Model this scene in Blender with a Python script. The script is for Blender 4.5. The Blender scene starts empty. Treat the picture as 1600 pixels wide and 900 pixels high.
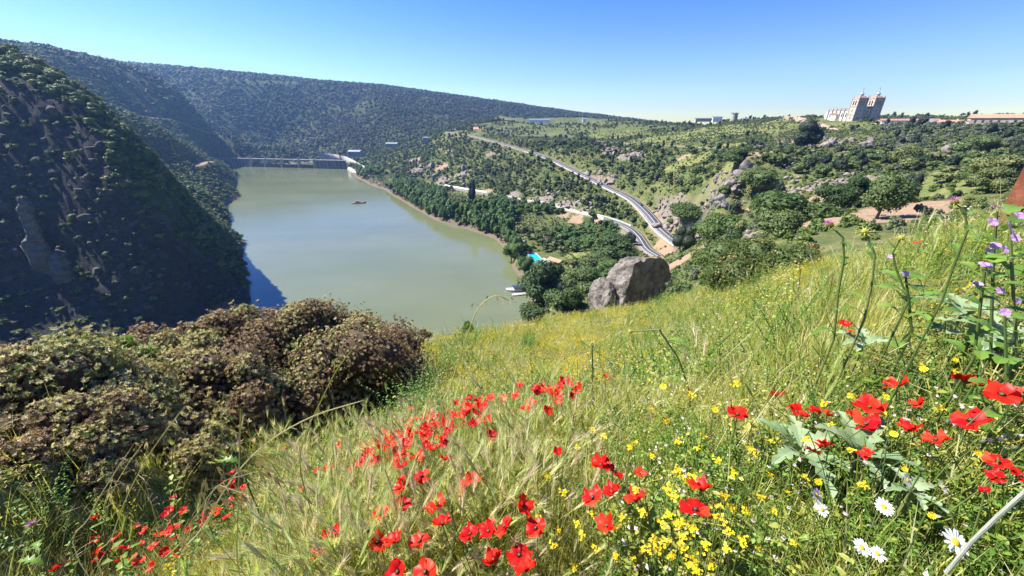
import bpy, math, random
import numpy as np
rng = np.random.default_rng(7); random.seed(7)
R = math.radians
S = bpy.context.scene
COL = S.collection
# ------------------------------------------------------------------ camera
EYE = 100.0                      # metres above the water of the reservoir
FPX, PITCH = 586.0, R(23.9)      # focal length in pixels of the 1600 px photograph, downward pitch
cam_d = bpy.data.cameras.new('camera'); cam = bpy.data.objects.new('camera', cam_d); COL.objects.link(cam)
cam_d.sensor_width = 36.0; cam_d.lens = 36.0*FPX/1600.0
cam_d.clip_start = 0.03; cam_d.clip_end = 30000.0
cam.location = (0, 0, EYE); cam.rotation_euler = (math.pi/2 - PITCH, 0, 0)
S.camera = cam
# ------------------------------------------------------------------ sky and sun
SUN_EL, SUN_AZ = R(50), R(-73)   # azimuth from the view direction (+y), negative to the left
sun_dir = (math.sin(SUN_AZ)*math.cos(SUN_EL), math.cos(SUN_AZ)*math.cos(SUN_EL), math.sin(SUN_EL))
W = bpy.data.worlds.new('World'); S.world = W; W.use_nodes = True
wn = W.node_tree.nodes; wl = W.node_tree.links
bg = wn['Background']
sky = wn.new('ShaderNodeTexSky'); sky.sky_type = 'NISHITA'; sky.sun_disc = False
sky.sun_elevation = SUN_EL; sky.sun_rotation = SUN_AZ; sky.altitude = 0
sky.air_density = 1.15; sky.dust_density = 0.0; sky.ozone_density = 3.0
hs = wn.new('ShaderNodeHueSaturation'); hs.inputs['Saturation'].default_value = 1.45; hs.inputs['Hue'].default_value = .526
tn = wn.new('ShaderNodeMix'); tn.data_type = 'RGBA'; tn.blend_type = 'MULTIPLY'; tn.inputs[0].default_value = 1; tn.inputs[7].default_value = (.86, .93, 1.16, 1)
wl.new(sky.outputs[0], hs.inputs['Color']); wl.new(hs.outputs[0], tn.inputs[6]); wl.new(tn.outputs[2], bg.inputs[0]); bg.inputs[1].default_value = 0.068
sl = bpy.data.lights.new('sun', 'SUN'); sl.energy = 5.0; sl.angle = R(0.5); sl.color = (1.0, 0.945, 0.86)
so = bpy.data.objects.new('sun', sl); COL.objects.link(so)
from mathutils import Vector, Matrix, Euler
so.rotation_euler = Vector(sun_dir).to_track_quat('Z', 'Y').to_euler()
S.view_settings.view_transform = 'Standard'; S.view_settings.look = 'None'
S.view_settings.exposure = 1.5; S.view_settings.gamma = 1.0
S.cycles.max_bounces = 6; S.cycles.diffuse_bounces = 2; S.cycles.glossy_bounces = 2
S.cycles.transmission_bounces = 3; S.cycles.transparent_max_bounces = 6; S.cycles.volume_bounces = 0
S.cycles.caustics_reflective = False; S.cycles.caustics_refractive = False
S.cycles.use_denoising = True
# ------------------------------------------------------------------ pixel helpers (photograph 1600x900)
cP, sP = math.cos(PITCH), math.sin(PITCH)
def ray(px, py):
    u, v = px-800.0, py-450.0
    return u, FPX*cP - v*sP, -FPX*sP - v*cP
def at(px, py, r):
    x, y, z = ray(px, py); k = r/math.hypot(x, y)
    return Vector((x*k, y*k, EYE+z*k))
def slope(px, py):
    x, y, z = ray(px, py); return z/math.hypot(x, y)
def azim(px, py):
    x, y, z = ray(px, py); return math.atan2(x, y)
def on_water(px, py, z=0.0):
    x, y, zz = ray(px, py); k = (z-EYE)/zz
    return Vector((x*k, y*k, z))
def project(x, y, z):
    X, Y, Z = np.asarray(x), np.asarray(y), np.asarray(z)-EYE
    d = Y*cP - Z*sP; d = np.where(d > 1e-4, d, 1e-4)
    return 800+FPX*X/d, 450+FPX*(-Z*cP - Y*sP)/d, d
# ------------------------------------------------------------------ noise
_perm = rng.permutation(256); _perm = np.concatenate([_perm, _perm, _perm])
_gr = np.stack([np.cos(np.arange(256)*2.399), np.sin(np.arange(256)*2.399)], 1)
def perlin(x, y):
    x = np.asarray(x, float); y = np.asarray(y, float)
    xi = np.floor(x).astype(int); yi = np.floor(y).astype(int)
    xf, yf = x-xi, y-yi; xi &= 255; yi &= 255
    u = xf*xf*xf*(xf*(xf*6-15)+10); v = yf*yf*yf*(yf*(yf*6-15)+10)
    def g(ix, iy, dx, dy):
        h = _gr[_perm[_perm[ix]+iy] & 255]; return h[..., 0]*dx + h[..., 1]*dy
    a = g(xi, yi, xf, yf); b = g((xi+1) & 255, yi, xf-1, yf)
    c = g(xi, (yi+1) & 255, xf, yf-1); d = g((xi+1) & 255, (yi+1) & 255, xf-1, yf-1)
    return (a*(1-u)+b*u)*(1-v) + (c*(1-u)+d*u)*v
def fbm(x, y, o=4, ridge=False):
    t = 0; a = 1.0; f = 1.0
    for k in range(o):
        n = perlin(x*f+17.3*k, y*f-9.1*k)
        t = t + a*((0.5-np.abs(n))*1.4-.35 if ridge else n); a *= .5; f *= 2.03
    return t
def sstep(a, b, x):
    t = np.clip((x-a)/(b-a), 0, 1); return t*t*(3-2*t)
# ------------------------------------------------------------------ terrain control
CT = []                          # (azimuth, distance, height relative to the eye)
def cl(*pts, step=28):           # a line of (px, py, distance) resampled
    for (a, b) in zip(pts[:-1], pts[1:]):
        n = max(1, int(math.hypot(a[0]-b[0], a[1]-b[1])/step))
        for i in range(n):
            t = i/n; px = a[0]+(b[0]-a[0])*t; py = a[1]+(b[1]-a[1])*t
            r = math.exp(math.log(a[2])+(math.log(b[2])-math.log(a[2]))*t)
            CT.append((azim(px, py), r, slope(px, py)*r))
    p = pts[-1]; CT.append((azim(p[0], p[1]), p[2], slope(p[0], p[1])*p[2]))
def cw(*pts, h=0.0, step=22):    # a shore line of pixels, at the height of the water
    out = []
    for p in pts:
        q = on_water(*p, z=h); out.append((p[0], p[1], math.hypot(q.x, q.y)))
    cl(*out, step=step)
def cx(x, y, z):                 # a point in metres relative to the eye
    CT.append((math.atan2(x, y), math.hypot(x, y), z))
def ch(th, r, z):                # hidden ground: azimuth in degrees, distance, relative height
    CT.append((R(th), r, z))
# foreground hillside
for p in [(0.05,.35,-1.62),(-.35,.2,-1.62),(.35,.2,-1.42),(1.2,.8,-1.22),(-.6,.8,-1.78),(-.76,2.1,-2.62),(.37,2.2,-2.25),(-3.45,2.9,-4.15),(2.2,1.5,-1.15),
          (-3.5,1.83,-3.35),(2.5,4.2,-3.3),(1.6,7.8,-5.85),(-.5,9,-6.85),(-1.2,5.9,-5.0),(1.2,.1,-1.1),(-1.2,.1,-1.8),(-3,.2,-2.6),(-6,.2,-4.2),(3,.2,-.7),(6,.2,.2),(9,.5,.9),
          (3.6,2.4,-1.32),(6,12,-7.2)]:
    cx(*p)
cl((560,672,6.8),(480,690,6.2),(400,712,5.4),(200,765,4.7),(0,800,4.2),(-150,830,4.0)); cl((560,610,8.5),(430,640,8.6),(300,655,8.4),(180,665,8.0),(60,690,7.2),(-80,720,6.5),(-250,760,6)); cl((620,560,12),(500,575,11.5),(300,600,10.8),(100,620,10),(-100,650,9))
cl((1480,385,6),(1380,424,10),(1270,438,15),(1180,456,20),(1100,476,25),(1000,482,38),(900,498,36),(800,518,30),(700,532,22),(655,545,17))
cl((1560,392,4.2),(1600,402,3.4))
cl((1300,480,8),(1100,520,12),(900,530,16),(760,545,14))
cl((1600,335,30),(1585,352,14))
for th in (-60,-45,-30): ch(th, 60, -50); ch(th, 150, -106); ch(th, 220, -110)
for th in (-75, -95): ch(th, 16, -11); ch(th, 60, -50); ch(th, 150, -90); ch(th, 300, -60); ch(th, 600, 30); ch(th,1500,60); ch(th,3500,60)
for th in (-15,-5,3): ch(th, 55, -38); ch(th, 100, -75); ch(th, 135, -101); ch(th, 170, -108)
ch(14,55,-29); ch(14,90,-55); ch(20,60,-31); ch(20,100,-49); ch(20,150,-66); ch(30,45,-17.5); ch(30,100,-32); ch(38,40,-13); ch(38,80,-22); ch(48,45,-9.5); ch(48,90,-17); ch(54,20,-3); ch(54,90,-14)
for th in (66,80,98): ch(th,4,-.6 if th<90 else .2); ch(th,15,0); ch(th,60,-2); ch(th,300,-8); ch(th,1000,-3); ch(th,3500,-8)
# left bank: foot of the cliff, its rim, the lit slope and the ridges
cw((60,560),(200,540),(300,498),(350,475),(380,458),(384,440),(415,405),(415,380),(406,340),(390,305),(372,278),(345,262))
cl((-200,120,375),(-60,105,358),(0,112,345),(60,125,336),(110,165,320),(165,225,297),(200,290,282),(255,345,276),(300,388,273),(345,428,268),(372,446,266))
cl((30,440,298),(110,430,285),(180,430,268)); cl((-100,300,325),(0,280,314),(90,270,303))
cl((-220,70,640),(-60,84,640),(0,90,620),(60,102,610),(170,172,640),(228,196,720),(300,222,820),(325,243,950))
cl((270,290,500),(330,310,540),(350,290,690)); cl((340,350,430),(385,370,405)); cl((200,225,560),(250,250,670)); cl((305,255,800),(318,252,920))
for th in (-46,-42): ch(th, 820, 0 if th<-40 else -40)
cl((-220,45,1050),(-100,54,1050),(0,62,1050),(60,68,1100),(110,76,1200),(190,97,1350),(250,128,1330),(340,178,1260),(400,208,1240),(450,243,1230))
cl((225,190,1080),(300,183,1180),(340,176,1240)); cl((350,236,1150),(440,252,1200))
for th, zz in ((-46, 60), (-42, 35), (-39, 5), (-36, -15), (-33, -45), (-30, -70), (-24, -20)): ch(th, 1480, zz)
# far wooded hill
cl((-200,70,2100),(60,80,2100),(190,92,2000),(300,103,1900),(430,116,1850),(500,125,1850),(600,130,1900),(700,143,2050),(800,157,2200),(900,171,2400),(1040,187,2700),(1100,190,3000))
cl((330,150,1650),(440,165,1600),(560,165,1700)); cl((445,235,1400),(500,205,1480),(590,162,1560)); cl((540,225,1330),(620,190,1400),(720,180,1600),(850,186,1900))
cl((470,240,1300),(560,233,1150)); ch(-20,1250,-80); ch(-26,1180,-112); ch(-31,1120,-112)
for th in range(-50,61,10): ch(th, 5000, 60 if th<0 else -45)
for th in (20,30,40,50,58): ch(th, 1200, -5); ch(th, 1500, -8); ch(th, 2200, -14); ch(th, 3000, -22); ch(th, 5000, -45); ch(th, 9000, -90)
# right bank: shore, slopes, roads
SHORE = [(537,263),(556,278),(575,288),(606,300),(640,322),(682,346),(735,358),(775,375),(798,400),(806,425),(826,446),(828,470),(805,492),(780,512)]
cw(*SHORE)
cw(*[(p[0]-16, p[1]+5) for p in SHORE[1:-2]], h=-5); cw(*[(p[0]+12, p[1]-5) for p in SHORE[1:-2]], h=4); cw(*[(p[0]+26, p[1]-11) for p in SHORE[2:-2]], h=9); cw((400,262),(470,266),(520,272),h=-9); cw((380,268),(396,284),(408,302),(416,320),(424,345),h=-8); cw((420,275),(440,290),(450,320),h=-9); cw((352,261),(362,267),(374,272),h=-6); cw((356,258),(380,259),(420,260),h=-9); cw((430,400),(440,340),(420,300),(395,275),(400,440),(440,470),h=-9); cw((480,300),(560,330),(560,420),(660,400),(640,470),(740,440),(500,480),h=-14)
cl((560,258,1000),(600,250,960),(620,240,960),(660,232,950),(700,206,930),(760,196,1050),(800,193,1150),(900,190,1250))
cl((590,276,780),(640,285,690),(700,296,600),(760,315,490),(800,350,365),(812,385,298))
cl((640,260,760),(740,262,650),(800,290,520)); cl((700,235,780),(800,245,640))
UP = [(700,206,905),(740,213,800),(790,226,700),(850,245,585),(900,268,505),(950,293,440),(985,310,400),(1010,332,360),(1032,358,318),(1062,382,288),(1086,397,272)]
LO = [(1028,400,272),(1010,388,288),(996,368,312),(978,354,335),(940,340,365),(895,330,395),(850,318,425),(815,313,455),(770,304,500),(710,294,575),(660,284,690)]
cl(*UP); cl(*LO)
cl((905,372,330),(900,415,235),(920,440,180)); cl((838,402,270),(870,400,268)); cl((870,440,215),(870,470,140),(850,488,110))
cl((950,270,480),(1000,285,430),(1060,330,310),(1100,355,262),(1140,372,235)); cl((1062,335,300),(1040,352,318))
cl((850,225,640),(950,240,540),(1050,262,440),(1110,300,290))
cl((1110,290,265),(1150,258,262),(1200,262,265)); cl((1140,320,240),(1210,320,190),(1260,330,160))
cl((1150,345,205),(1200,352,150),(1250,378,85)); cl((1300,345,120),(1340,340,125),(1390,317,160),(1430,318,150),(1450,300,180))
cl((780,208,900),(900,217,760),(1000,225,620),(1100,230,480),(1200,232,410),(1300,236,400),(1400,240,390),(1500,243,360),(1565,246,330),(1640,250,300))
cl((900,196,1100),(1000,195,950),(1100,192,850),(1180,191,740),(1250,188,660),(1300,192,640),(1380,190,620),(1470,192,590),(1600,190,560),(1760,185,540))
cl((1245,260,300),(1330,262,280),(1420,268,250),(1500,265,240),(1560,262,200))
cl((1250,190,640),(1290,207,560),(1330,212,500),(1450,212,460),(1600,205,450))
CT = np.array(CT)
_k = np.stack([CT[:, 0]*1.0, np.log(CT[:, 1])*0.42], 1)
_v = CT[:, 2]/(CT[:, 1]+1.5)
def _phi(d2): return np.sqrt(d2+0.0009)
_d2 = ((_k[:, None]-_k[None])**2).sum(-1)
_n = len(_k); _Pm = np.concatenate([np.ones((_n, 1)), _k], 1)
_A = np.zeros((_n+3, _n+3)); _A[:_n, :_n] = _phi(_d2)-np.eye(_n)*0.004; _A[:_n, _n:] = _Pm; _A[_n:, :_n] = _Pm.T
_w = np.linalg.solve(_A, np.concatenate([_v, np.zeros(3)]))
TH = np.concatenate([np.linspace(R(-100), R(-63), 40)[:-1], np.linspace(R(-63), R(63), 640), np.linspace(R(63), R(100), 40)[1:]])
RR = np.concatenate([np.geomspace(.3, 50, 130)[:-1], np.geomspace(50, 900, 400)[:-1], np.geomspace(900, 2900, 150)[:-1], np.geomspace(2900, 9000, 14)])
NT, NR = len(TH), len(RR)
GT, GR = np.meshgrid(TH, RR, indexing='ij')
def _eval(th, r):
    k = np.stack([th, np.log(r)*0.42], 1); out = np.empty(len(k))
    for i in range(0, len(k), 20000):
        q = k[i:i+20000]
        d2 = ((q**2).sum(1)[:, None]+(_k**2).sum(1)[None]-2*q@_k.T)
        out[i:i+20000] = np.sqrt(np.maximum(d2, 0)+0.0009)@_w[:_n] + _w[_n] + q@_w[_n+1:]
    return out*(r+1.5)
# a coarser evaluation of the control surface, interpolated to the full grid
_ct = np.linspace(TH[0], TH[-1], 330); _cr = np.geomspace(RR[0], RR[-1], 300)
_cg = _eval(np.repeat(_ct, 300), np.tile(_cr, 330)).reshape(330, 300)/(_cr+1.5)[None]
def _bil(g, a, b, fa, fb):
    a = np.clip(fa, 0, g.shape[0]-1.001); b = np.clip(fb, 0, g.shape[1]-1.001)
    i = a.astype(int); j = b.astype(int); s = a-i; t = b-j
    return (g[i, j]*(1-s)+g[i+1, j]*s)*(1-t)+(g[i, j+1]*(1-s)+g[i+1, j+1]*s)*t
ZG = _bil(_cg, 0, 0, (GT-_ct[0])/(_ct[1]-_ct[0]), np.log(GR/_cr[0])/math.log(_cr[1]/_cr[0]))*(GR+1.5)+EYE
GX, GY = np.sin(GT)*GR, np.cos(GT)*GR
GPX, GPY, _ = project(GX, GY, ZG)
# relief: gullies on the hills, rock on the cliff
def pmask(poly, soft=14, wob=0.0):        # soft mask of a polygon of pixels over the base terrain
    ins = np.zeros(GPX.shape, bool); n = len(poly); dist = np.full(GPX.shape, 1e9)
    for i in range(n):
        (x1, y1), (x2, y2) = poly[i], poly[(i+1) % n]
        c = ((y1 > GPY) != (y2 > GPY)) & (GPX < (x2-x1)*(GPY-y1)/((y2-y1) if y2 != y1 else 1e-9)+x1); ins ^= c
        t = np.clip(((GPX-x1)*(x2-x1)+(GPY-y1)*(y2-y1))/((x2-x1)**2+(y2-y1)**2), 0, 1)
        dist = np.minimum(dist, np.hypot(GPX-x1-t*(x2-x1), GPY-y1-t*(y2-y1)))
    sd = np.where(ins, dist, -dist)
    return sstep(-soft, soft, sd+fbm(GX/26, GY/26, 4)*wob)
FARM = sstep(50, 160, GR)
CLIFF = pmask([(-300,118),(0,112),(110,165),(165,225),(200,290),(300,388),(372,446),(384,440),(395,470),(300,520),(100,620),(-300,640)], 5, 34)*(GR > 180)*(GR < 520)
land = sstep(1, 22, ZG)
ZG = ZG + FARM*land*(1-CLIFF)*(fbm(GX/90, GY/90, 4)*3.2*sstep(120, 700, GR) + fbm(GX/300, GY/300, 3, True)*24*sstep(650, 1400, GR) + fbm(GX/22, GY/22, 3)*1.3)
ZG = ZG + CLIFF*land*(fbm(GX/45+3, GY/45, 4, True)*3.5 + fbm(GX/9, ZG/7, 4, True)*4.2 + fbm(GX/2.5, ZG/3, 3)*1.0)
ZG = ZG + (1-FARM)*(fbm(GX/3, GY/3, 4)*0.10*np.clip(GR/3, .3, 3))
# crest line of the far hills
_sk = [(-220,56),(-60,60),(0,66),(60,70),(110,80),(190,98),(300,107),(430,119),(500,127),(600,134),(700,147),(800,160),(900,174),(1040,190),(1120,194)]
_st = np.interp(TH, [azim(*p) for p in _sk], [slope(*p) for p in _sk], right=9.0)[:, None]; _dl = .016
_s = (ZG-EYE)/GR; _e = np.maximum(_s-(_st-_dl), 0); _cap = (_st-_dl)+_dl*(1-np.exp(-_e/_dl))
ZG = np.where((GR > 700) & (_e > 0), EYE+_cap*GR, ZG)
def ground(x, y):
    th = np.arctan2(x, y); r = np.hypot(x, y)
    return _bil(ZG, 0, 0, np.interp(th, TH, np.arange(NT)), np.interp(np.log(np.maximum(r, RR[0])), np.log(RR), np.arange(NR)))
def g1(x, y): return float(ground(np.array([x]), np.array([y]))[0])
def hit(px, py, h=0.0, rmin=0.5, rmax=8000):
    """first place where the sight line of a pixel comes within h of the ground"""
    th, s = azim(px, py), slope(px, py)
    r = np.geomspace(rmin, rmax, 1500); x, y = math.sin(th)*r, math.cos(th)*r
    below = (EYE+s*r) < np.maximum(ground(x, y), 0)+h
    i = int(np.argmax(below)) if below.any() else len(r)-1
    return Vector((x[i], y[i], float(max(ground(x[i:i+1], y[i:i+1])[0], 0))))
# ------------------------------------------------------------------ building helpers
def tag(o, label=None, cat=None, group=None, kind=None):
    if label: o['label'] = label
    if cat: o['category'] = cat
    if group: o['group'] = group
    if kind: o['kind'] = kind
    return o
def link(name, me, parent=None, mat=None):
    o = bpy.data.objects.new(name, me); COL.objects.link(o)
    if parent: o.parent = parent
    if mat is not None and me is not None and len(me.materials) == 0:
        for m in (mat if isinstance(mat, (list, tuple)) else [mat]): me.materials.append(m)
    return o
def empty(name, loc=(0, 0, 0), rz=0.0):
    o = bpy.data.objects.new(name, None); COL.objects.link(o); o.location = loc; o.rotation_euler = (0, 0, rz); o.empty_display_size = .2
    return o
def np_mesh(name, verts, quads=None, tris=None, smooth=False, mat=None, uv=None):
    me = bpy.data.meshes.new(name); verts = np.asarray(verts, np.float32)
    fs = []; tot = []
    if quads is not None and len(quads): fs.append(np.asarray(quads, np.int32).ravel()); tot.append(np.full(len(quads), 4, np.int32))
    if tris is not None and len(tris): fs.append(np.asarray(tris, np.int32).ravel()); tot.append(np.full(len(tris), 3, np.int32))
    lv = np.concatenate(fs); lt = np.concatenate(tot); ls = np.concatenate([[0], np.cumsum(lt)[:-1]]).astype(np.int32)
    me.vertices.add(len(verts)); me.vertices.foreach_set('co', verts.ravel())
    me.loops.add(len(lv)); me.loops.foreach_set('vertex_index', lv)
    me.polygons.add(len(lt)); me.polygons.foreach_set('loop_start', ls)
    me.update(calc_edges=True); me.validate()
    if smooth: me.polygons.foreach_set('use_smooth', np.ones(len(me.polygons), bool))
    if mat is not None: me.materials.append(mat)
    return me
class MB:
    """collects simple solids and returns them as one mesh"""
    def __init__(s): s.v = []; s.f = []; s.m = []
    def add(s, v, f, m=0):
        o = len(s.v); s.v += [tuple(p) for p in v]; s.f += [tuple(i+o for i in q) for q in f]; s.m += [m]*len(f); return s
    def box(s, c, d, rz=0, m=0, taper=1.0, ax=None):
        x, y, z = d[0]/2, d[1]/2, d[2]/2; ca, sa = math.cos(rz), math.sin(rz); t = taper; v = []
        for (i, j, k) in ((-1,-1,-1),(1,-1,-1),(1,1,-1),(-1,1,-1),(-1,-1,1),(1,-1,1),(1,1,1),(-1,1,1)):
            q = t if k > 0 else 1; a, b = i*x*q, j*y*q
            v.append((c[0]+a*ca-b*sa, c[1]+a*sa+b*ca, c[2]+k*z))
        return s.add(v, [(0,3,2,1),(4,5,6,7),(0,1,5,4),(1,2,6,5),(2,3,7,6),(3,0,4,7)], m)
    def tube(s, pts, rad, n=6, m=0, cap=True):
        pts = [Vector(p) for p in pts]; N = len(pts)
        if not isinstance(rad, (list, tuple)): rad = [rad]*N
        o = len(s.v); up = Vector((0.13, .21, .97))
        for i, p in enumerate(pts):
            t = (pts[min(i+1, N-1)]-pts[max(i-1, 0)]); t = t.normalized() if t.length > 1e-9 else Vector((0, 0, 1))
            a = t.cross(up); a = t.cross(Vector((1, 0, 0))) if a.length < .05 else a
            a.normalize(); b = t.cross(a)
            for k in range(n):
                w = 2*math.pi*k/n; s.v.append(tuple(p+(a*math.cos(w)+b*math.sin(w))*rad[i]))
        for i in range(N-1):
            for k in range(n):
                s.f.append((o+i*n+k, o+i*n+(k+1) % n, o+(i+1)*n+(k+1) % n, o+(i+1)*n+k)); s.m.append(m)
        if cap and n > 2:
            s.f.append(tuple(o+k for k in range(n))); s.m.append(m); s.f.append(tuple(o+(N-1)*n+k for k in reversed(range(n)))); s.m.append(m)
        return s
    def lathe(s, c, prof, n=10, m=0):
        o = len(s.v)
        for (r, z) in prof:
            for k in range(n): w = 2*math.pi*k/n; s.v.append((c[0]+r*math.cos(w), c[1]+r*math.sin(w), c[2]+z))
        for i in range(len(prof)-1):
            for k in range(n):
                s.f.append((o+i*n+k, o+i*n+(k+1) % n, o+(i+1)*n+(k+1) % n, o+(i+1)*n+k)); s.m.append(m)
        s.f.append(tuple(o+k for k in reversed(range(n)))); s.m.append(m); s.f.append(tuple(o+(len(prof)-1)*n+k for k in range(n))); s.m.append(m)
        return s
    def prism(s, pts, z0, z1, m=0):
        n = len(pts); v = [(p[0], p[1], z0) for p in pts]+[(p[0], p[1], z1) for p in pts]
        return s.add(v, [tuple(reversed(range(n))), tuple(range(n, 2*n))]+[(i, (i+1) % n, n+(i+1) % n, n+i) for i in range(n)], m)
    def gable(s, c, d, h, rz=0, m=0, over=0.4):
        """gabled roof, ridge along local x, eaves at c.z"""
        x, y = d[0]/2+over, d[1]/2+over; ca, sa = math.cos(rz), math.sin(rz)
        L = [(-x,-y,0),(x,-y,0),(x,y,0),(-x,y,0),(-x,0,h),(x,0,h),(-x,-y,-.25),(x,-y,-.25),(x,y,-.25),(-x,y,-.25)]
        v = [(c[0]+a*ca-b*sa, c[1]+a*sa+b*ca, c[2]+z) for a, b, z in L]
        return s.add(v, [(0,1,5,4),(2,3,4,5),(0,4,3),(1,2,5),(6,9,8,7),(6,7,1,0),(7,8,2,1),(8,9,3,2),(9,6,0,3)], m)
    def mesh(s, name, mats=None, smooth=False):
        me = bpy.data.meshes.new(name); me.from_pydata(s.v, [], s.f); me.update()
        if any(s.m): me.polygons.foreach_set('material_index', np.array(s.m, np.int32))
        if smooth: me.polygons.foreach_set('use_smooth', np.ones(len(me.polygons), bool))
        if mats is not None:
            for q in (mats if isinstance(mats, (list, tuple)) else [mats]): me.materials.append(q)
        return me
    def build(s, name, mats, parent=None, smooth=False): return link(name, s.mesh(name, mats, smooth), parent)
# ------------------------------------------------------------------ materials
def newmat(name):
    m = bpy.data.materials.new(name); m.use_nodes = True; nt = m.node_tree
    return m, nt.nodes, nt.links, nt.nodes['Principled BSDF'], nt.nodes['Material Output']
def ramp(n, stops):
    r = n.new('ShaderNodeValToRGB'); e = r.color_ramp.elements
    while len(e) > 1: e.remove(e[-1])
    e[0].position = stops[0][0]; e[0].color = (*stops[0][1], 1)
    for p, c in stops[1:]: q = e.new(p); q.color = (*c, 1)
    return r
def noise(n, l, scale, detail=4, rough=.55, coord=None, kind='Object', stretch=None):
    t = n.new('ShaderNodeTexNoise'); t.inputs['Scale'].default_value = scale; t.inputs['Detail'].default_value = detail; t.inputs['Roughness'].default_value = rough
    c = coord
    if c is None: tc = n.new('ShaderNodeTexCoord'); c = tc.outputs[kind]
    if stretch: mp = n.new('ShaderNodeMapping'); mp.inputs['Scale'].default_value = stretch; l.new(c, mp.inputs[0]); c = mp.outputs[0]
    l.new(c, t.inputs['Vector']); return t
def mixc(n, l, fac, a, b, mode='MIX'):
    m = n.new('ShaderNodeMix'); m.data_type = 'RGBA'; m.blend_type = mode
    for s, v in ((m.inputs[0], fac), (m.inputs[6], a), (m.inputs[7], b)):
        if hasattr(v, 'is_linked'): l.new(v, s)
        elif isinstance(v, (int, float)): s.default_value = v
        else: s.default_value = (*v, 1)
    return m.outputs[2]
def bump(n, l, p, h, strength=.5, dist=.1):
    b = n.new('ShaderNodeBump'); b.inputs['Strength'].default_value = strength; b.inputs['Distance'].default_value = dist
    l.new(h, b.inputs['Height']); l.new(b.outputs[0], p.inputs['Normal']); return b
def rock_like(name, cols, scale=1.0, rough=.9, bst=.6, bd=.3, kind='Object', stretch=None):
    m, n, l, p, o = newmat(name)
    a = noise(n, l, scale, 8, .65, kind=kind, stretch=stretch); b = noise(n, l, scale*4.7, 6, .7, kind=kind, stretch=stretch)
    r = ramp(n, [(.28+.44*i/(len(cols)-1), c) for i, c in enumerate(cols)]); l.new(a.outputs[0], r.inputs[0])
    r2 = ramp(n, [(.3, (.55,.55,.55)), (.7, (1.15,1.15,1.15))]); l.new(b.outputs[0], r2.inputs[0])
    l.new(mixc(n, l, .8, r.outputs[0], r2.outputs[0], 'MULTIPLY'), p.inputs['Base Color'])
    p.inputs['Roughness'].default_value = rough; bump(n, l, p, b.outputs[0], bst, bd); return m
def plain(name, col, rough=.6, var=.25, scale=3.0, metal=0.0, spec=None):
    m, n, l, p, o = newmat(name); a = noise(n, l, scale, 5, .6)
    r = ramp(n, [(.3, tuple(c*(1-var) for c in col)), (.7, tuple(min(1, c*(1+var)) for c in col))]); l.new(a.outputs[0], r.inputs[0])
    l.new(r.outputs[0], p.inputs['Base Color']); p.inputs['Roughness'].default_value = rough; p.inputs['Metallic'].default_value = metal
    if spec is not None: p.inputs['Specular IOR Level'].default_value = spec
    return m
def leafmat(name, cols, trans=.35, rough=.55, var_scale=0.0, spec=.3, attr=False):
    """thin leaves: diffuse and translucent, the hue drawn per plant from a ramp; attr: colour attribute 'tint' multiplies"""
    m, n, l, p, o = newmat(name); oi = n.new('ShaderNodeObjectInfo')
    r = ramp(n, [(i/(max(1, len(cols)-1)), c) for i, c in enumerate(cols)]); r.color_ramp.interpolation = 'LINEAR'
    src = oi.outputs['Random']
    if var_scale:
        a = noise(n, l, var_scale, 3, .6, kind='Object'); ad = n.new('ShaderNodeMath'); ad.operation = 'MULTIPLY_ADD'
        ad.inputs[1].default_value = 1.1; l.new(a.outputs[0], ad.inputs[0])
        mu = n.new('ShaderNodeMath'); mu.operation = 'MULTIPLY_ADD'; mu.inputs[1].default_value = .55; mu.inputs[2].default_value = -.33; l.new(src, mu.inputs[0])
        l.new(mu.outputs[0], ad.inputs[2]); src = ad.outputs[0]
    l.new(src, r.inputs[0]); c = r.outputs[0]
    if attr:
        at_ = n.new('ShaderNodeAttribute'); at_.attribute_name = 'tint'; c = mixc(n, l, 1.0, c, at_.outputs['Color'], 'MULTIPLY')
    l.new(c, p.inputs['Base Color']); p.inputs['Roughness'].default_value = rough; p.inputs['Specular IOR Level'].default_value = spec
    t = n.new('ShaderNodeBsdfTranslucent'); l.new(mixc(n, l, 1.0, c, (1.25, 1.2, .7), 'MULTIPLY'), t.inputs[0])
    ms = n.new('ShaderNodeMixShader'); ms.inputs[0].default_value = trans; l.new(p.outputs[0], ms.inputs[1]); l.new(t.outputs[0], ms.inputs[2]); l.new(ms.outputs[0], o.inputs[0])
    return m
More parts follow.
